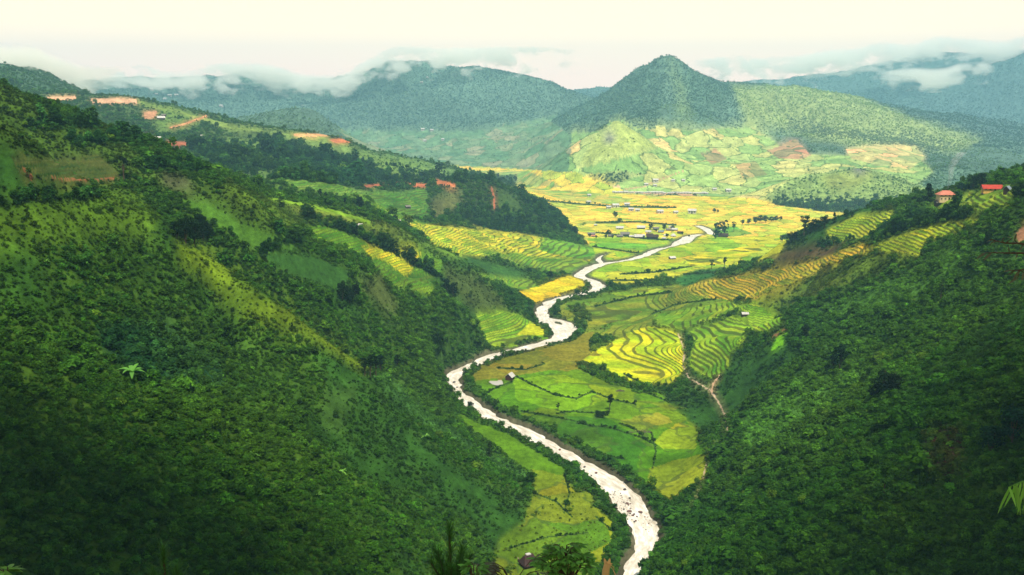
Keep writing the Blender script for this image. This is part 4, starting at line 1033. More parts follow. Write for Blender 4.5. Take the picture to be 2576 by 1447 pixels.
def house(name, base, L, Wd, hw, hr, wall, roof, label, cat='house', group=None, rz=0.0, hip=0.0, windows=3, door=True, over=.5, storeys=1, plinth=True):
    """gabled (hip=0) or hipped house, ridge along its own x; front faces -y"""
    root = empty(name, base, rz); tag(root, label, cat, group)
    def walls(bm):
        x, y = L / 2, Wd / 2
        b0 = [bm.verts.new((sx * x, sy * y, -1.2)) for sx, sy in ((-1,-1),(1,-1),(1,1),(-1,1))]
        t0 = [bm.verts.new((sx * x, sy * y, hw)) for sx, sy in ((-1,-1),(1,-1),(1,1),(-1,1))]
        for k in range(4): bm.faces.new((b0[k], b0[(k+1) % 4], t0[(k+1) % 4], t0[k]))
        if hip < .05:
            g = [bm.verts.new((sx * x, 0, hw + hr * (1 - 0.0) - .12)) for sx in (-1, 1)]
            bm.faces.new((t0[0], t0[3], g[0])); bm.faces.new((t0[1], t0[2], g[1]))
        bm.faces.new(b0)
    bmesh_obj('wall', walls, wall, root)
    def rf(bm):
        x, y = L / 2 + over, Wd / 2 + over; ze = hw - hr * over / (Wd / 2); rx = (L / 2 + over) - hip; th = .14
        lo = []; 
        for dz in (0, -th):
            e = [bm.verts.new((sx * x, sy * y, ze + dz)) for sx, sy in ((-1,-1),(1,-1),(1,1),(-1,1))]
            r = [bm.verts.new((sx * rx, 0, hw + hr + dz)) for sx in (-1, 1)]
            lo.append((e, r))
            bm.faces.new((e[0], e[1], r[1], r[0])); bm.faces.new((e[2], e[3], r[0], r[1]))
            if hip > .05: bm.faces.new((e[1], e[2], r[1])); bm.faces.new((e[3], e[0], r[0]))
        (e, r), (e2, r2) = lo
        loop = [e[0], e[1]] + ([r[1]] if hip < .05 else []) + [e[2], e[3]] + ([r[0]] if hip < .05 else [])
        loop2 = [e2[0], e2[1]] + ([r2[1]] if hip < .05 else []) + [e2[2], e2[3]] + ([r2[0]] if hip < .05 else [])
        for k in range(len(loop)): bm.faces.new((loop[k], loop[(k+1) % len(loop)], loop2[(k+1) % len(loop)], loop2[k]))
    bmesh_obj('roof', rf, roof, root)
    for s in range(storeys):
        h0 = hw * s / storeys; hs = hw / storeys
        for k in range(windows):
            if door and s == 0 and k == windows // 2: continue
            cx = -L / 2 + L * (k + .5) / windows; ww = min(1.1, L / windows * .5)
            f = bmesh_obj('window', lambda bm: bbox(bm, cx - ww/2, cx + ww/2, -Wd/2 - .05, -Wd/2 + .03, h0 + hs * .36, h0 + hs * .80), 'frame', root)
            bmesh_obj('pane', lambda bm: bbox(bm, cx - ww/2 + .09, cx + ww/2 - .09, -Wd/2 - .07, -Wd/2 - .03, h0 + hs * .36 + .09, h0 + hs * .80 - .09), 'dark', f)
    if door:
        cx = -L / 2 + L * (windows // 2 + .5) / max(windows, 1)
        bmesh_obj('door', lambda bm: bbox(bm, cx - .5, cx + .5, -Wd/2 - .06, -Wd/2 + .03, 0, min(2.0, hw * .8)), 'dark', root)
    return root
def far_house(proto, base, rz, s):
    """a copy of a house with its own copies of every part"""
    c = proto.copy(); COL.objects.link(c); c.location = base; c.rotation_euler = (0, 0, rz); c.scale = (s, s, s)
    for ch in list(proto.children):
        d = ch.copy(); COL.objects.link(d); d.parent = c
        for g in list(ch.children):
            e = g.copy(); COL.objects.link(e); e.parent = d
    return c
def rot_to(b, turn=0.0): return -math.atan2(b.x, b.y) + turn
# the red-roofed buildings on the right shoulder
b = land(2378, 505); k = b.y / FPX
house('cream_house', b, 38 * k, 24 * k, 17 * k, 8 * k, 'cream', 'rpink', 'cream two-storey house with a faded red hipped roof beside the terraces', 'house', None, rot_to(b, .38), hip=13 * k, windows=4, over=3 * k, storeys=2)
b = land(2362, 514); k = b.y / FPX
house('grey_shed', b, 18 * k, 14 * k, 6 * k, 6 * k, 'wood', 'rgrey', 'low grey-roofed shed at the downhill corner of the cream house', 'shed', None, rot_to(b, .5), windows=2, over=2 * k)
b = land(2494, 481); k = b.y / FPX
house('yellow_house', b, 44 * k, 17 * k, 9 * k, 7 * k, 'yellow', 'rred', 'long yellow house under a bright red gabled roof on the right skyline', 'house', None, rot_to(b, .35), windows=4, over=3 * k)
b = land(2484, 484); k = b.y / FPX
house('blue_shed', b, 26 * k, 14 * k, 9 * k, 6 * k, 'blue', 'rblue', 'small blue-walled shed with a grey roof in front of the long red roof', 'shed', None, rot_to(b, .2), windows=2, over=2 * k)
b = land(2534, 484); k = b.y / FPX
house('grey_house', b, 15 * k, 14 * k, 9 * k, 7 * k, 'wood', 'rblue', 'small grey gabled house right of the long red roof', 'house', None, rot_to(b, 1.2), windows=2, over=2 * k)
# huts along the river and on the slopes
b = land(1283, 955); k = b.y / FPX
house('paddy_hut', b, 20 * k, 17 * k, 10 * k, 8 * k, 'redwood', 'rwhite', 'dark red-brown hut with a pale roof beside the little pond', 'hut', None, rot_to(b, 1.15), windows=2, over=2 * k)
b = land(1330, 1424); k = b.y / FPX
fh = house('field_hut', b, 38 * k, 32 * k, 14 * k, 20 * k, 'redwood', 'rthatch', 'dark thatched hut in the clearing on the left bank at the bottom', 'hut', None, rot_to(b, .5), windows=2, over=4 * k, hip=11 * k)
bmesh_obj('ridge_sheet', lambda bm: bbox(bm, -9 * k, 5 * k, -5 * k, 5 * k, 32.5 * k, 35 * k), 'rwhite', fh)
SL = [(905, 570, 14, 'rwhite', 'white-roofed hut alone on the grassy left spur'), (1002, 559, 12, 'rwhite', 'small pale-roofed hut at the upper end of the yellow terraces'),
      (1026, 523, 12, 'rgrey', 'tiny grey hut in the middle of the green terraces behind the left spurs'), (1874, 793, 16, 'rwhite', 'pale-roofed hut between the striped terraces on the right'),
      (1691, 652, 15, 'rwhite', 'lone white-gabled house on the right bank below the village'), (405, 301, 17, 'rwhite', 'white-roofed house below the red plot on the upper left ridge'),
      (412, 293, 10, 'rgrey', 'grey roof just above the white-roofed house on the upper left ridge'), (397, 352, 16, 'rwhite', 'pale long roof beside the lower red plot on the left ridge'),
      (513, 347, 14, 'rwhite', 'small white house right of the lower red plots'), (110, 324, 8, 'rwhite', 'tiny white-roofed hut on the dark upper left slope'), (330, 331, 10, 'rgrey', 'little roof on the edge of the left skyline below the ridge')]
for u, v, w, rf_, lab in SL:
    b = land(u, v); k = b.y / FPX
    house('hut', b, w * k, w * .7 * k, w * .26 * k, w * .24 * k, 'wood', rf_, lab, 'hut', None, rot_to(b, random.uniform(-.4, .5)), windows=3, over=w * .07 * k)
# the village on the plain
VIL = [(790,245,110,'rwhite','long white-roofed barn apart at the upper left of the village'),(1120,240,120,'rwhite','large white-roofed house at the top of the village'),(350,345,110,'rgrey','grey-roofed house at the far left of the village'),(378,366,60,'rpink','small tan-roofed house in front of the far left village house'),
 (652,366,80,'rgrey','grey house beside trees at the left of the village'),(790,372,90,'rgrey','low grey house in the front row, second from the left trees'),(870,345,130,'rgrey','long grey-roofed house in the front row of the village'),(972,372,72,'rwhite','pale house at the right end of the long grey roof'),
 (1095,388,150,'rwhite','low pale shed roof in the front row centre'),(1235,302,84,'rwhite','white house in the middle of the village'),(1300,392,160,'rthatch','long dark-roofed house at the front of the village'),(1252,352,96,'rthatch','dark roof behind the long dark front house'),
 (1350,252,92,'rgrey','grey roof under the big tree at the top of the village'),(1430,302,84,'rblue','bluish roof right of the white middle house'),(1496,358,64,'rwhite','pale pyramid-roofed house left of the thin village tree'),(1476,402,62,'rwhite','tiny pale hut at the very front of the village'),
 (1622,362,92,'rwhite','white pyramid-roofed house at the right of the village'),(1548,268,80,'rgrey','grey roof in the upper right of the village'),(1642,268,92,'rwhite','pale roof at the upper right end of the village'),(1730,318,84,'rthatch','dark roof with a hedge at the right edge of the village'),
 (1580,222,60,'rwhite','small white roof at the back of the village'),(2395,368,140,'rthatch','wide dark-roofed house below the bamboo clumps'),(2372,270,44,'rwhite','small white roof among the bamboo clumps'),(415,192,50,'rwhite','little pale shed in the fields left of the village')]
for x, y, w, rf_, lab in VIL:
    b = land((1440 + x * .16304) * .99383, (540 + y * .1631) * .99383); w = w * .162; k = b.y / FPX
    pyr = 'pyramid' in lab
    house('village_house', b, w * k * (.8 if pyr else 1), w * k * (.75 if pyr else .55), w * .17 * k + .5, w * (.32 if pyr else .2) * k, 'wood' if rf_ != 'rwhite' else random.choice(['wood', 'white']), rf_, lab, 'house', 'houses of the valley village', rot_to(b, random.uniform(-.25, .25)), hip=w * k * (.36 if pyr else 0), windows=3, over=w * .06 * k)
# the white roadside row under the far hills, and scattered far roofs
def z2(x, y): return (1480 + x * .1941) * .99383, (440 + y * .1941) * .99383
proto = None
for i in range(30):
    u, v = z2(375 + i * 42 + random.uniform(-8, 8), 252 + i * .55 + random.uniform(-2, 2))
    b = land(u, v)
    if proto is None:
        proto = house('roadside_house', b, 6.2, 5.0, 2.6, 1.3, 'white', 'rwhite', 'small white house in the roadside row below the far hills', 'house', 'white roadside row below the far hills', 0, windows=3, over=.4)
    else: far_house(proto, b, random.uniform(-.15, .15), random.uniform(.75, 1.25))
for x, y, s, lab in [(920,108,1.7,'pale long roof beside the hillside track above the roadside row'),(1150,103,1.1,'small pale roof left of the hillside trees above the roadside row'),(1285,98,1.1,'small pale roof right of the hillside trees above the roadside row'),(802,158,1.2,'white hut at the foot of the hillside track'),(915,163,1.1,'low white hut right of the foot of the hillside track'),
  (1692,215,1.2,'pale house right of the dark trees at the end of the roadside row'),(1870,238,1.6,'white house farthest right beyond the roadside row'),(58,293,1.1,'little house at the left foot of the tan cutting'),(55,382,1.1,'small pale house on the plain left of the field track'),(400,440,1.7,'longest roof in the hamlet on the far plain'),(552,420,1.4,'pale roof at the end of the field track'),
  (312,455,1.2,'leftmost roof of the hamlet on the far plain'),(605,483,1.3,'pink roof in the hamlet on the far plain'),(690,492,1.2,'last roof at the right of the far plain hamlet'),(980,517,1.5,'low roof at the left of the middle plain farm row'),(1185,518,1.1,'small roof in the middle plain farm row'),(1400,520,1.9,'white roof at the right end of the middle plain farm row')]:
    b = land(*z2(x, y)); far_house(proto, b, random.uniform(-.3, .3), s)
    o = [c for c in COL.objects if c.type == 'EMPTY'][-1]; o.name = 'farm_house'; o['label'] = lab; del o['group']
for u, v, s, lab in [(382,228,2.2,'white building in the misty hillside village, highest of its roofs'),(427,243,2.2,'pale building in the middle of the misty hillside village'),(444,242,2.2,'pale building at the right of the misty hillside village'),(394,239,1.7,'low roof at the left of the misty hillside village'),(415,251,1.8,'lowest roof of the misty hillside village'),(571,198,1.6,'white speck of a house high under the mist'),
  (1063,328,1.9,'white farmhouse on the far blue slope, left of a pair'),(1086,330,1.7,'white farmhouse on the far blue slope, right of a pair'),(1069,357,1.6,'low white farmhouse under the pair on the far blue slope'),(1114,353,1.5,'small white farmhouse right of the lower one on the far slope'),(1061,210,1.6,'small white house high on the far massif'),(1075,198,1.3,'highest white house on the far massif'),(557,270,2.0,'pale house on the dark slope behind the left plateau')]:
    b = land(u, v); far_house(proto, b, random.uniform(-.3, .3), s)
    o = [c for c in COL.objects if c.type == 'EMPTY'][-1]; o.name = 'hillside_house'; o['label'] = lab; del o['group']
# ------------------------------------------------------------------ stones in the stream, heaps
def rock_mesh(seed, flat_=.65):
    bm = bmesh.new(); bmesh.ops.create_icosphere(bm, subdivisions=3, radius=.5); r = np.random.default_rng(seed)
    cuts = [(Vector(r.normal(size=3)).normalized(), r.uniform(.30, .42)) for _ in range(9)]
    for v in bm.verts:
        p = v.co.copy()
        for n_, d in cuts:
            k = p.dot(n_)
            if k > d: p -= n_ * (k - d) * .85
        p += Vector(r.normal(0, .008, 3)); v.co = Vector((p.x, p.y, p.z * flat_))
    me = bpy.data.meshes.new('boulder'); bm.to_mesh(me); bm.free(); return me
def stone_mat(name, a, b_):
    m, t, b = principled(name, rough=.8, spec=.25); co = N(t, 'ShaderNodeTexCoord').outputs['Object']
    t.links.new(mixc(t, noise(t, co, 3.5, 5, .65), a, b_), b.inputs['Base Color']); return m
STONES = [stone_mat('dark_stone', (.03, .026, .028), (.13, .11, .11)), stone_mat('red_stone', (.09, .035, .03), (.22, .13, .11)), stone_mat('pale_stone', (.36, .31, .27), (.62, .56, .50))]
ROCKS = [rock_mesh(s) for s in range(5)]
RM = {}
def boulder(u, v, size, mat, label, group=None, z=None):
    key = (random.randrange(5), mat)
    if key not in RM:
        me = ROCKS[key[0]].copy(); me.materials.append(STONES[mat]); RM[key] = me
    p = flat(u, v, -1.1 if z is None else z)
    o = put('boulder', RM[key]); o.location = (p[0], p[1], p[2] + size * .1); o.scale = (size * random.uniform(.8, 1.3), size * random.uniform(.8, 1.2), size * random.uniform(.8, 1.1)); o.rotation_euler = (random.uniform(-.2, .2), random.uniform(-.2, .2), random.uniform(0, 6))
    tag(o, label, 'boulder', group); return o
def z7(x, y): return (1480 + x * .19078) * .99383, (1180 + y * .19078) * .99383
for x, y, s, m, lab in [(535,315,1.5,0,'dark boulder at the upstream end of the stony shoal'),(568,495,1.5,1,'reddish boulder in the middle of the stony shoal'),(600,425,1.0,0,'dark boulder near the grassy side of the stony shoal'),(592,605,1.9,1,'largest reddish boulder in the lower shoal'),(735,612,1.6,1,'rounded brown boulder apart on the right of the shoal'),
                        (836,675,.9,2,'white boulder on the right bank beside the shoal'),(660,740,1.0,0,'dark boulder at the lower end of the shoal'),(640,655,1.3,1,'flat reddish boulder just below the largest one')]:
    boulder(*z7(x, y), s, m, lab)
for i in range(70):
    t = rng.uniform(); x = 400 + 300 * t + rng.normal(0, 60); y = 340 + 370 * t + rng.normal(0, 45)
    boulder(*z7(x, y), rng.lognormal(-.75, .4), int(rng.choice([0, 0, 1, 2])), 'small stone among the boulders of the rapids shoal', 'small stones of the rapids shoal')
for i in range(14):
    boulder(*z7(770 + rng.uniform(0, 130), 700 + rng.uniform(-90, 170)), rng.lognormal(-.8, .3), int(rng.choice([2, 2, 1])), 'pale pebble-like stone along the right edge of the lower rapids', 'pale stones along the right edge')
for u, v, s, m, lab in [(1372,1132,2.2,1,'dark red boulder on the left edge of the river'),(1388,1152,1.6,0,'dark boulder just below the red one on the left edge'),(1408,1132,1.4,1,'brown boulder on the right edge of the river by the hedge'),(1475,738,2.6,0,'lone dark boulder in the far river bend'),(1142,962,2.0,0,'dark rock in the narrow river bend'),(1150,975,1.4,0,'smaller dark rock below the one in the narrow bend'),(1365,768,1.6,0,'dark rock on the left of the middle river'),(1402,792,1.3,0,'dark rock at the head of the river island'),(1500,1190,1.6,1,'flat brown rock in midstream above the shoal'),(1470,1175,1.2,0,'dark rock near the left side above the shoal')]:
    boulder(u, v, s, m, lab)
def brush_heap(u, v, w, label):
    b = land(u, v); k = b.y / FPX; r = np.random.default_rng(5); paths = []
    for i in range(60):
        x = r.uniform(-.5, .5) * w * k; y = r.normal(0, w * k * .10); h = max(.1, .9 - abs(x) / (w * k)) * r.uniform(.1, 1.2); a = r.uniform(0, 6.28); L = r.uniform(.5, 1.6)
        paths.append([(x - L*math.cos(a), y - L*math.sin(a)*.6, h * .5, .06), (x, y, h, .07), (x + L*math.cos(a), y + L*math.sin(a)*.6, h * .6, .04)])
    vv, ff = tube_np(paths, 5)
    o = put('brush_heap', mesh_np('brush_heap', vv, ff, bark_material('dead_wood', (.035, .022, .02), (.24, .19, .16)))); o.location = b; tag(o, label, 'brush heap')
brush_heap(1612, 1088, 58, 'long heap of dead wood lying between the green paddies')
brush_heap(1560, 985, 16, 'little grey heap on a bund of the green paddies')

# ------------------------------------------------------------------ a person by the thatched hut
def person(u, v, label):
    b = land(u, v); root = empty('person', b, 0.4); tag(root, label, 'person')
    def skin(name, J, E, mat, parent):
        me = bpy.data.meshes.new(name); me.from_pydata([j[:3] for j in J], E, [])
        o = put(name, me, parent); m = o.modifiers.new('skin', 'SKIN')
        for k, j in enumerate(J): me.skin_vertices[0].data[k].radius = (j[3], j[3] * (j[4] if len(j) > 4 else 1))
        me.skin_vertices[0].data[0].use_root = True
        o.modifiers.new('sub', 'SUBSURF').levels = 1; o.modifiers['sub'].render_levels = 1; me.materials.append(mat); return o
    sk, tt, bb = principled('skin', (.30, .16, .10), .6)
    # pelvis, chest, neck, head, arms, hands, legs, feet: one body
    J = [(0,0,.92,.13,.8),(0,0,1.15,.14,.7),(0,0,1.36,.15,.65),(0,0,1.47,.055),(0,.01,1.58,.095,1.1),(0,.01,1.67,.07),(.20,0,1.36,.055),(.27,.03,1.10,.042),(.26,.14,.90,.034),(.26,.19,.83,.03),(-.20,0,1.36,.055),(-.28,.02,1.10,.042),(-.28,.08,.88,.034),(-.28,.11,.80,.03),
         (.10,0,.80,.09),(.11,.03,.46,.062),(.11,-.02,.09,.042),(.12,.12,.03,.038),(-.10,0,.80,.09),(-.12,-.04,.46,.062),(-.12,-.10,.09,.042),(-.13,.04,.03,.038)]
    E = [(0,1),(1,2),(2,3),(3,4),(4,5),(2,6),(6,7),(7,8),(8,9),(2,10),(10,11),(11,12),(12,13),(0,14),(14,15),(15,16),(16,17),(0,18),(18,19),(19,20),(20,21)]
    skin('body', J, E, sk, root)
    J2 = [(0,0,.95,.155,.8),(0,0,1.15,.16,.72),(0,0,1.38,.165,.68),(.20,0,1.36,.072),(.27,.03,1.12,.058),(-.20,0,1.36,.072),(-.28,.02,1.12,.058)]
    skin('white_shirt', J2, [(0,1),(1,2),(2,3),(3,4),(2,5),(5,6)], HM['rwhite'], root)
    J3 = [(0,0,.92,.15,.8),(.10,0,.78,.105),(.11,.03,.46,.078),(.11,-.02,.14,.062),(-.10,0,.78,.105),(-.12,-.04,.46,.078),(-.12,-.10,.14,.062)]
    skin('dark_trousers', J3, [(0,1),(1,2),(2,3),(0,4),(4,5),(5,6)], HM['dark'], root)
    skin('hair', [(0,-.02,1.60,.098),(0,-.01,1.68,.085)], [(0,1)], HM['dark'], root)
person(1304, 1414, 'person in a white shirt and dark trousers standing beside the thatched hut')

# ------------------------------------------------------------------ plants close to the photographer
def simple_leaf_mat(name, col, back=.35, var=.5):
    m = bpy.data.materials.new(name); m.use_nodes = True; t = m.node_tree; t.nodes.clear()
    o = N(t, 'ShaderNodeOutputMaterial'); d = N(t, 'ShaderNodeBsdfPrincipled'); d.inputs['Roughness'].default_value = .5; d.inputs['Specular IOR Level'].default_value = .2
    tr = N(t, 'ShaderNodeBsdfTranslucent'); mx = N(t, 'ShaderNodeMixShader'); mx.inputs[0].default_value = back
    f = attr(t, 'leafvar').outputs['Fac']; c = mixc(t, 1.0, col, ramp(t, f, ((0, (1 - var,) * 3), (1, (1 + var,) * 3))), 'MULTIPLY')
    t.links.new(c, d.inputs['Base Color']); t.links.new(c, tr.inputs[0]); t.links.new(d.outputs[0], mx.inputs[1]); t.links.new(tr.outputs[0], mx.inputs[2]); t.links.new(mx.outputs[0], o.inputs[0]); return m
def blade(p0, d, up, L, w, droop, n=8, fold=.25):
    """an arching leaf blade: grid verts (n+1)x3 and faces"""
    d = Vector(d).normalized(); up = Vector(up); side = d.cross(up).normalized(); nrm = side.cross(d).normalized()
    V_, F_ = [], []
    for i in range(n + 1):
        t = i / n; c = Vector(p0) + d * L * t - Vector((0, 0, 1)) * droop * L * t * t
        ww = w * (math.sin(math.pi * min(1, .06 + t * .94)) ** .65) * (1 - .35 * t) * .5
        V_ += [c - side * ww + nrm * ww * fold, c, c + side * ww + nrm * ww * fold]
        if i < n:
            for k in range(2): F_.append((i*3 + k, i*3 + k + 1, i*3 + k + 4, i*3 + k + 3))
    return V_, F_
def blades_mesh(name, items, mat):
    V_, F_, A_ = [], [], []
    for it in items:
        v, f = blade(*it[:-1]); o = len(V_); V_ += [tuple(x) for x in v]; F_ += [tuple(o + k for k in q) for q in f]; A_ += [it[-1]] * len(v)
    me = mesh_np(name, np.array(V_), np.array(F_), mat); fattr(me, 'leafvar', A_); return me
G1 = simple_leaf_mat('pine_needles', (.055, .17, .03)); G2 = simple_leaf_mat('broad_leaf', (.13, .34, .05)); G3 = simple_leaf_mat('pale_leaf', (.16, .36, .05)); G4 = simple_leaf_mat('dry_sheath', (.62, .40, .16), .2, .3); G5 = simple_leaf_mat('dull_leaf', (.10, .11, .06), .2)
def young_pine(top_uv, D, H_, label, lean=0.0, seed=1, whorls=5, spread=.5):
    r = np.random.default_rng(seed); t_ = Vector(place(*top_uv, D)); base = Vector((t_.x - lean, t_.y, t_.z - H_))
    root = empty('young_pine', base); tag(root, label, 'pine tree')
    sh = [[(0, 0, -1.0, .09), (0, 0, H_ * .5, .06), (lean * .6, 0, H_ * .8, .03), (lean, 0, H_ - .12, .012)]]; need = []
    def shoot(p, d, L, n, nl):
        d = Vector(d).normalized()
        sh.append([(*p, .012), (*(p + d * L * .5), .010), (*(p + d * L), .005)])
        for i in range(n):
            q = p + d * L * r.uniform(.12, 1.0); s = Vector(r.normal(size=3)); s = (s - d * s.dot(d)).normalized()
            nd = d * r.uniform(.7, 1.5) + s * r.uniform(.35, 1.0)
            need.append((q, nd, Vector((0, 0, 1)) + s * .3, nl * r.uniform(.7, 1.15), .010, r.uniform(.0, .18), 3, .1, float(np.clip(r.normal(.45, .22), 0, 1))))
    shoot(Vector((lean, 0, H_ - .75)), (0, 0, 1), .75, 260, .17)
    for w in range(whorls):
        z = H_ - .62 - w * .30; k = 5 + w; R_ = (.10 + .17 * w) * spread * 2
        for j in range(k):
            a = 6.28 * j / k + r.uniform(-.3, .3) + w; p = Vector((lean + math.cos(a) * R_ * .35, math.sin(a) * R_ * .35, z - .15))
            sh.append([(lean * (z / H_), 0, z - .3, .022), (*p, .014)])
            shoot(p, (math.cos(a) * .55, math.sin(a) * .55, 1.0), .42 + .05 * w, 190, .16)
    v, f = tube_np(sh, 5); put('trunk', mesh_np('trunk', v, f, BARK), root)
    put('needles', blades_mesh('needles', need, G1), root)
young_pine((1131, 1326), 11.0, 7.0, 'dark young pine with upright needle shoots at the bottom edge, left of centre', seed=3, whorls=5, spread=.62)
young_pine((410, 1378), 12.0, 7.0, 'smaller bright-tipped pine top poking up at the bottom left edge', seed=8, whorls=3, spread=.45)
def leafy_shrub(cen_uv, D, wpx, hpx, n, leaf, label, mat, seed=2, stem=4.0, name='leafy_shrub'):
    r = np.random.default_rng(seed); c = Vector(place(*cen_uv, D)); k = D / FPX; w, h = wpx * k, hpx * k
    root = empty(name, c - Vector((0, 0, stem))); tag(root, label, 'shrub'); sp = [[(0, 0, -.5, .02), (0, 0, stem - h * 1.05, .012)]]; it = []
    for i in range(n):
        a = r.uniform(0, 6.28); q = math.sqrt(r.uniform())
        p0 = Vector((math.cos(a) * q * w * .36, math.sin(a) * q * w * .30, stem + h * (.30 * (1 - q * q) - .32 + r.uniform(0, .45) * (1 - q))))
        aa = a + r.normal(0, .5); tip = p0 + Vector((math.cos(aa), math.sin(aa) * .8, r.uniform(-.15, .5))) * w * r.uniform(.16, .26)
        sp.append([(0, 0, stem - h * 1.1, .008), (*(p0 * .5 + Vector((0, 0, (stem - h * 1.1) * .5))), .006), (*p0, .005)]); sp.append([(*p0, .005), (*((p0 + tip) * .5 + Vector((0, 0, .02))), .004), (*tip, .002)])
        for s_ in range(9):                      # paired leaflets along the twig
            f_ = .3 + .7 * s_ / 8; p = p0.lerp(tip, f_); d = (tip - p0).normalized(); side = d.cross(Vector((0, 0, 1))).normalized() * (1 if s_ % 2 else -1)
            dirv = side * r.uniform(.7, 1.1) + d * r.uniform(.4, .8) + Vector((0, 0, r.uniform(-.4, .25)))
            if s_ == 8: dirv = d
            it.append((p, dirv, Vector((r.normal(0, .25), -.35 + r.normal(0, .25), 1)), leaf * r.uniform(.7, 1.25), leaf * .42, r.uniform(.1, .4), 5, .2, float(np.clip(r.normal(.45, .25), 0, 1))))
    v, f = tube_np(sp, 5); put('stems', mesh_np('stems', v, f, BARK), root); put('leaves', blades_mesh('leaves', it, mat), root)
leafy_shrub((1420, 1400), 9.0, 150, 96, 60, .072, 'shrub with paired pointed leaves in front of the thatched hut', G2, 4)
leafy_shrub((1290, 1440), 9.5, 190, 36, 18, .07, 'low small-leaved shrub along the bottom edge left of the pointed-leaf shrub', G5, 6)
leafy_shrub((1195, 1425), 9.0, 46, 60, 6, .10, 'thin pale-leaved sprig beside the young pine', G2, 9)
leafy_shrub((12, 1438), 7.0, 60, 34, 5, .10, 'bit of pale leafy twig in the bottom left corner', G3, 12)
def dry_stalk(uv, D, label):
    b = Vector(place(*uv, D)); k = D / FPX; r = np.random.default_rng(4); root = empty('dry_stalk', b - Vector((0, 0, 2.5))); tag(root, label, 'plant stalk')
    v, f = tube_np([[(-.06, 0, 0, .028), (-.03, 0, 1.5, .026), (0, 0, 2.5, 10 * k), (4 * k, 0, 2.5 + 22 * k, 8 * k)]], 8)
    me = mesh_np('stalk', v, f, G4); fattr(me, 'leafvar', np.full(len(v), .5)); put('stalk', me, root)
    it = [(Vector((4 * k, 0, 2.5 + 8 * k)), (math.cos(a) * s, math.sin(a) * s, 1), (0, -1, .2), L * k * 1.3, 11 * k, dr, 7, .3, vr) for a, s, L, dr, vr in ((0, .35, 34, .7, .8), (.5, .7, 32, 1.1, .6), (3.1, .3, 26, .1, .5), (-.6, .2, 30, .2, .9), (1.6, .5, 26, .8, .3), (.1, .9, 30, 1.6, .45))]
    put('torn_sheath', blades_mesh('torn_sheath', it, G4), root)
dry_stalk((1524, 1436), 6.0, 'dry broken straw-coloured stalk with curled torn sheaths at the bottom edge')
def palm_spray(uv, D, label):
    c = Vector(place(*uv, D)); k = D / FPX; r = np.random.default_rng(6); root = empty('leaf_spray', c + Vector((1.2, 0, -2.5))); tag(root, label, 'plant')
    o = Vector((-1.2, 0, 2.5)); rach = [o + Vector((110 * k, 0, -18 * k)), o + Vector((60 * k, 0, 14 * k)), o + Vector((20 * k, -.02, 22 * k)), o + Vector((-18 * k, -.03, 8 * k))]
    v, f = tube_np([[(0, 0, 0, .02), (*rach[0], .012), (*rach[1], .008), (*rach[2], .005), (*rach[3], .002)]], 6); me = mesh_np('stem', v, f, G2); fattr(me, 'leafvar', np.full(len(v), .5)); put('stem', me, root)
    it = []
    for i in range(24):
        t = i / 23; q = rach[0].lerp(rach[1], t * 2) if t < .5 else (rach[1].lerp(rach[2], (t - .5) * 4) if t < .75 else rach[2].lerp(rach[3], (t - .75) * 4))
        it.append((q, (r.uniform(-.35, .25), r.uniform(-.4, .4), -1 + .5 * (i % 2)), (0, -1, .2), r.uniform(40, 72) * k, 9 * k, .35, 6, .2, float(np.clip(r.normal(.6, .2), 0, 1))))
    put('leaflets', blades_mesh('leaflets', it, G3), root)
palm_spray((2548, 1228), 6.0, 'drooping spray of bright green palm-like leaflets at the right edge')
def twig(pts, D, leaves, label, seed):
    r = np.random.default_rng(seed); W_ = [Vector(place(u, v, D)) for u, v in pts]; o = W_[0]; root = empty('leafy_twig', o); tag(root, label, 'branch')
    k = D / FPX; rel = [w - o for w in W_]; n = len(rel)
    paths = [[(*p, (7 - 5.5 * i / (n - 1)) * k * .5) for i, p in enumerate(rel)]]; it = []
    for (u, v, du, dv, L) in leaves:
        p = Vector(place(u, v, D)) - o; q = min(rel, key=lambda a: (a - p).length); paths.append([(*q, 1.2 * k), (*p, .8 * k)])
        it.append((p, (du, r.normal(0, .3), -dv), (r.normal(0, .2), -.6, .8), L * k, L * .28 * k, .1, 6, .25, float(np.clip(r.normal(.5, .3), 0, 1))))
    v, f = tube_np(paths, 5); put('branch', mesh_np('branch', v, f, BARK), root); put('leaves', blades_mesh('leaves', it, G5), root)
twig([(2640,622),(2590,617),(2560,612),(2530,612),(2505,606),(2492,602)], 5.0, [(2497,604,-1,.3,14),(2510,607,-1,.2,16),(2520,606,.3,-1,14),(2535,611,-.6,.5,16),(2552,604,.2,-1,18),(2562,612,-1,.1,20),(2575,616,-.5,1,16),(2500,607,-.6,.8,14),(2545,600,-1,-.4,14)], 'bare upper twig with few dull leaves reaching in from the right edge', 3)
twig([(2640,636),(2580,637),(2540,637),(2500,636),(2478,636)], 5.2, [(2480,636,-1,.5,30),(2494,637,-.8,.8,26),(2516,637,-1,-.3,18),(2538,634,.1,-1,16),(2560,637,-.4,.8,16)], 'second twig with a long drooping tip leaf below the upper twig', 5)
twig([(2640,670),(2590,676),(2565,680),(2545,680)], 5.1, [(2548,680,-1,.1,24),(2552,682,-1,.45,22),(2566,680,-.7,1,28),(2575,685,-.2,1,22),(2560,700,-1,.6,26)], 'lowest twig with pale lance-shaped leaves at the right edge', 7)
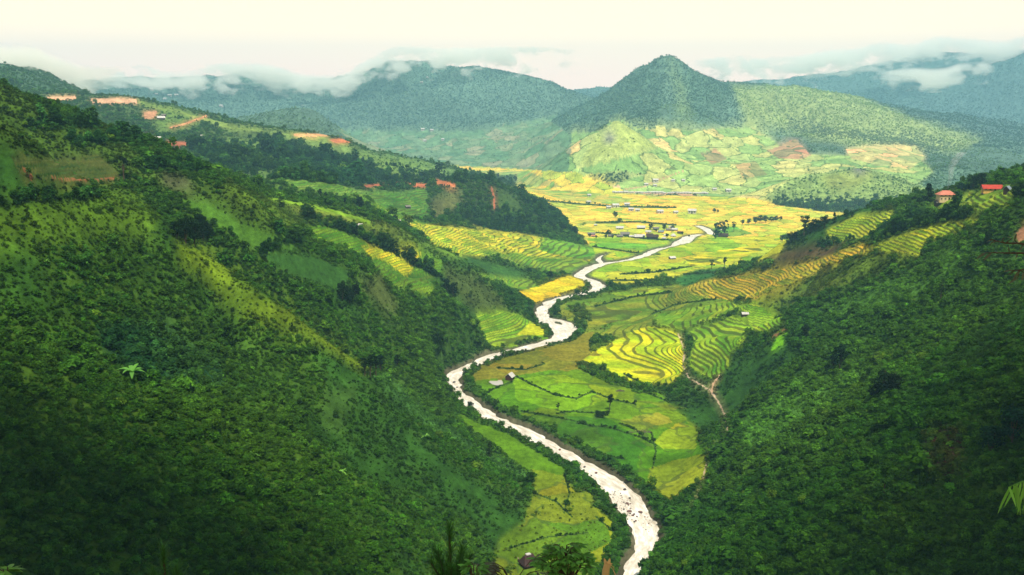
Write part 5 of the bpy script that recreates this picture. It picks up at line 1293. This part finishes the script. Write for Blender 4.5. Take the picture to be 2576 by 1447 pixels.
def big_leaf_plant(name, u, v, hpx, n, tint, label, cat, seed, group=None):
    b = land(u, v); k = b.y / FPX; h = hpx * k; r = np.random.default_rng(seed); root = empty(name, b - Vector((0, 0, .1))); tag(root, label, cat, group)
    vv, f = tube_np([[(0, 0, -.2, .09 * h), (0, 0, h * .22, .06 * h), (.02, 0, h * .4, .04 * h)]], 7); me = mesh_np('stem', vv, f, tint); fattr(me, 'leafvar', np.full(len(vv), .3)); put('stem', me, root)
    it = [(Vector((0, 0, h * .36)), (math.cos(a), math.sin(a), r.uniform(.3, 1.6)), (0, 0, 1) if r.uniform() < 2 else 0, h * r.uniform(.6, .9), h * .2, r.uniform(.35, .8), 9, .25, float(np.clip(r.normal(.55, .2), 0, 1))) for a in np.arange(n) * 2.4 + r.uniform(0, 1)]
    put('leaves', blades_mesh('leaves', it, tint), root)
big_leaf_plant('banana_plant', 334, 962, 66, 10, G2, 'banana plant with long arching leaves alone in the thicket on the near left slope', 'banana plant', 2)
for (u, v, h, lab) in [(636,1160,34,'bright yellow-green fern in the middle of the near left slope'),(116,668,22,'pale fern at the left edge below the grassy patch'),(1072,1108,26,'light fern on the flank above the lower left bank'),(1100,985,24,'pale fern on the slope just left of the river bend'),(862,1195,26,'light fern right of the bright fern on the near left slope'),(800,1252,24,'narrow pale fern low on the near left slope'),(545,1052,20,'small light green fern above the bright fern'),(130,1320,24,'light fern in the lower left corner of the slope'),(1892,658,18,'pale fern at the top of the brown ploughed plot')]:
    big_leaf_plant('fern', u, v, h, 8, G3, lab, 'fern', int(u))
# ------------------------------------------------------------------ mist lying on the mountain tops, smoke, and the air itself
def volume_material(name, build):
    m = bpy.data.materials.new(name); m.use_nodes = True
    t = m.node_tree; t.nodes.clear()
    o = N(t, 'ShaderNodeOutputMaterial'); v = N(t, 'ShaderNodeVolumePrincipled')
    t.links.new(v.outputs[0], o.inputs['Volume']); build(t, v); return m
def mist_bank(name, curve, D0, D1, top, dens, soft, rag, seed, label=None):
    """curve: (u, v) of the ragged lower edge at the middle distance; the bank fills D0..D1 above it"""
    Dm = (D0 + D1) / 2
    us = np.linspace(curve[0][0], curve[-1][0], 60); vs = np.interp(us, [c[0] for c in curve], [c[1] for c in curve])
    A_ = (us - PW / 2) / FPX; Bz = EYE + (HOR - vs) / FPX * Dm
    low = Bz - soft * .6 - rag * 4.5
    ring = []
    for k in range(60):
        w = math.sin(math.pi * (k + .35) / 59.7) ** .35
        d0 = Dm - (Dm - D0) * w; d1 = Dm + (D1 - Dm) * w
        hh = (Bz[k] + top - low[k]) * (.5 + .5 * w)
        prof = [(d0, .35), (d0 + .12*(d1-d0), 0), (Dm, -.0), (d1 - .12*(d1-d0), 0), (d1, .4), (d1 - .15*(d1-d0), .9), (Dm, 1.0), (d0 + .15*(d1-d0), .85)]
        ring.append([(A_[k] * d, d, low[k] + hh * h) for d, h in prof])
    ring = np.array(ring).reshape(-1, 3); f = []
    for k in range(59):
        for q in range(8):
            a = k * 8 + q; b_ = k * 8 + (q + 1) % 8
            f.append((a, b_, b_ + 8, a + 8))
    bm_ = mesh_np(name, ring, np.array(f))
    import bmesh
    bm = bmesh.new(); bm.from_mesh(bm_); bm.verts.ensure_lookup_table()
    bm.faces.new([bm.verts[q] for q in range(7, -1, -1)]); bm.faces.new([bm.verts[59*8+q] for q in range(8)])
    bmesh.ops.recalc_face_normals(bm, faces=bm.faces); bm.to_mesh(bm_); bm.free()
    def build(t, v):
        pos = N(t, 'ShaderNodeNewGeometry').outputs['Position']
        s = N(t, 'ShaderNodeSeparateXYZ'); t.links.new(pos, s.inputs[0])
        a = math_(t, 'DIVIDE', s.outputs[0], s.outputs[1])
        fac = math_(t, 'MULTIPLY_ADD', a, 1 / (A_[-1] - A_[0]), -A_[0] / (A_[-1] - A_[0]))
        zlo, zhi = float(Bz.min()), float(Bz.max()) + 1e-3
        fc = N(t, 'ShaderNodeFloatCurve'); cu = fc.mapping.curves[0]
        pts = [((u - curve[0][0]) / (curve[-1][0] - curve[0][0]), (float(EYE + (HOR - v_) / FPX * Dm) - zlo) / (zhi - zlo)) for u, v_ in curve]
        while len(cu.points) < len(pts): cu.points.new(.5, .5)
        for p_, q in zip(cu.points, pts): p_.location = q; p_.handle_type = 'AUTO_CLAMPED'
        fc.mapping.update()
        t.links.new(fac, fc.inputs['Value'])
        zb = math_(t, 'MULTIPLY_ADD', fc.outputs[0], zhi - zlo, zlo)
        sc = vecmath(t, 'MULTIPLY', pos, (.0105, .005, .018))
        nz = N(t, 'ShaderNodeTexNoise'); nz.inputs['Scale'].default_value = 1; nz.inputs['Detail'].default_value = 5; nz.inputs['Roughness'].default_value = .58
        t.links.new(vecmath(t, 'ADD', sc, (seed, seed * .7, 0)), nz.inputs['Vector'])
        h = math_(t, 'SUBTRACT', s.outputs[2], zb)
        h = math_(t, 'MULTIPLY_ADD', math_(t, 'SUBTRACT', nz.outputs[0], .5), rag * 42, h)
        d = N(t, 'ShaderNodeMapRange', interpolation_type='SMOOTHSTEP'); d.inputs['From Min'].default_value = -soft * .5; d.inputs['From Max'].default_value = soft
        t.links.new(h, d.inputs['Value'])
        tp = N(t, 'ShaderNodeMapRange', interpolation_type='SMOOTHSTEP'); tp.inputs['From Min'].default_value = top * .45; tp.inputs['From Max'].default_value = top * .98; tp.inputs['To Min'].default_value = 1; tp.inputs['To Max'].default_value = 0
        t.links.new(math_(t, 'SUBTRACT', s.outputs[2], zb), tp.inputs['Value'])
        e1 = N(t, 'ShaderNodeMapRange', interpolation_type='SMOOTHSTEP'); e1.inputs['From Min'].default_value = .5; e1.inputs['From Max'].default_value = .40; e1.inputs['To Min'].default_value = 0; e1.inputs['To Max'].default_value = 1
        t.links.new(math_(t, 'ABSOLUTE', math_(t, 'SUBTRACT', fac, .5)), e1.inputs['Value'])
        dd_ = math_(t, 'MULTIPLY', math_(t, 'MULTIPLY', d.outputs[0], tp.outputs[0]), e1.outputs[0])
        t.links.new(math_(t, 'MULTIPLY', dd_, dens), v.inputs['Density'])
        v.inputs['Color'].default_value = (1, .985, .93, 1); v.inputs['Anisotropy'].default_value = 0.0
    bm_.materials.append(volume_material(name, build))
    o = put(name, bm_); tag(o, kind='stuff'); return o
def box_mesh(name, lo, hi, mat):
    v = np.array([[x, y, z] for x in (lo[0], hi[0]) for y in (lo[1], hi[1]) for z in (lo[2], hi[2])], float)
    return mesh_np(name, v, np.array([(0,1,3,2),(4,6,7,5),(0,4,5,1),(2,3,7,6),(0,2,6,4),(1,5,7,3)]), mat, False)
MIST = True
if MIST:
    mist_bank('mist', [(-350,168),(-100,172),(0,176),(70,182),(110,180),(150,196),(200,212),(240,222),(290,216),(350,200)], 1780, 2000, 50, .02, 20, 6, 3.0)
    mist_bank('mist', [(100,206),(210,212),(260,222),(320,208),(370,192),(440,212),(490,212),(540,198),(620,192),(720,204),(790,222),(850,222),(910,196),(960,172),(1010,152),(1120,155),(1200,152),(1290,146),(1480,140)], 3720, 4040, 56, .016, 44, 13, 5.3)
    mist_bank('mist', [(1700,172),(1840,174),(1900,182),(1980,181),(2060,168),(2130,164),(2200,150),(2260,156),(2330,136),(2400,140),(2480,146),(2540,132),(2640,114),(2800,78)], 4500, 4850, 80, .014, 52, 15, 9.0)
    mist_bank('mist', [(2190,205),(2280,205),(2320,208),(2350,206),(2390,194),(2480,186)], 3950, 4140, 60, .016, 24, 7, 5.0)
import bmesh
def shade_cloud(c, size, seed):  # unseen from the camera, added to block sun over the foreground
    bm = bmesh.new(); bmesh.ops.create_icosphere(bm, subdivisions=5, radius=1)
    r = np.random.default_rng(seed); o = r.uniform(0, 50)
    for v in bm.verts:
        p = v.co.copy(); n = fbm(np.array([p.x * 3 + o]), np.array([p.y * 3 + p.z * 2]), 1.2, 4, seed)[0]
        v.co = Vector((p.x * size[0], p.y * size[1], max(p.z, -.35) * size[2])) * (1 + .45 * float(n))
    me = bpy.data.meshes.new('shade_cloud'); bm.to_mesh(me); bm.free()
    me.polygons.foreach_set('use_smooth', np.ones(len(me.polygons), bool))
    m, t, b = principled('shade_cloud_white', (.85, .85, .85), 1.0, 0); me.materials.append(m)
    o = put('shade_cloud', me); o.location = c; tag(o, kind='stuff')
def shade_cloud_over(x, y, z, size, seed, h=1100):
    k = (h - z) / SUN_DIR.z; shade_cloud((x + SUN_DIR.x * k, y + SUN_DIR.y * k, h), size, seed)
shade_cloud_over(-122, 195, 60, (80, 92, 26), 3)
shade_cloud_over(10, 40, 120, (70, 75, 24), 5)  # added to shade the near air and thin its veil
shade_cloud_over(152, 195, 60, (74, 98, 26), 8)
def smoke():
    b = land(2392, 492); k = b.y / FPX; bm = bmesh.new(); bmesh.ops.create_cone(bm, cap_ends=True, segments=16, radius1=3 * k, radius2=13 * k, depth=1)
    bmesh.ops.subdivide_edges(bm, edges=[e for e in bm.edges if abs(e.verts[0].co.z - e.verts[1].co.z) > .5], cuts=7)
    for v in bm.verts:
        t = v.co.z + .5; v.co = Vector((v.co.x + (4 * t + 24 * t * t + 4 * math.sin(t * 7)) * k, v.co.y, t * 92 * k))
    me = bpy.data.meshes.new('smoke'); bm.to_mesh(me); bm.free()
    def build(t, v):
        pos = N(t, 'ShaderNodeNewGeometry').outputs['Position']
        n = noise(t, vecmath(t, 'MULTIPLY', pos, (.45, .45, .22)), 1.0, 4)
        d = N(t, 'ShaderNodeMapRange'); d.inputs['From Min'].default_value = .38; d.inputs['From Max'].default_value = .7; d.inputs['To Max'].default_value = .14
        t.links.new(n, d.inputs['Value']); t.links.new(d.outputs[0], v.inputs['Density']); v.inputs['Color'].default_value = (.95, .96, 1, 1)
    me.materials.append(volume_material('smoke', build)); o = put('smoke', me); o.location = b + Vector((0, 6, 14 * k)); tag(o, kind='stuff')
smoke()
hv = volume_material('air', lambda t, v: (v.inputs['Density'].__setattr__('default_value', 1.3e-4), v.inputs['Color'].__setattr__('default_value', (.36, .74, 1.0, 1))))
hz = put('haze', box_mesh('haze', (-6900, -30, -130), (6900, 7600, 640), hv)); tag(hz, kind='stuff')
S.cycles.volume_bounces = 20
S.cycles.max_bounces = 22
S.cycles.volume_step_rate = .2
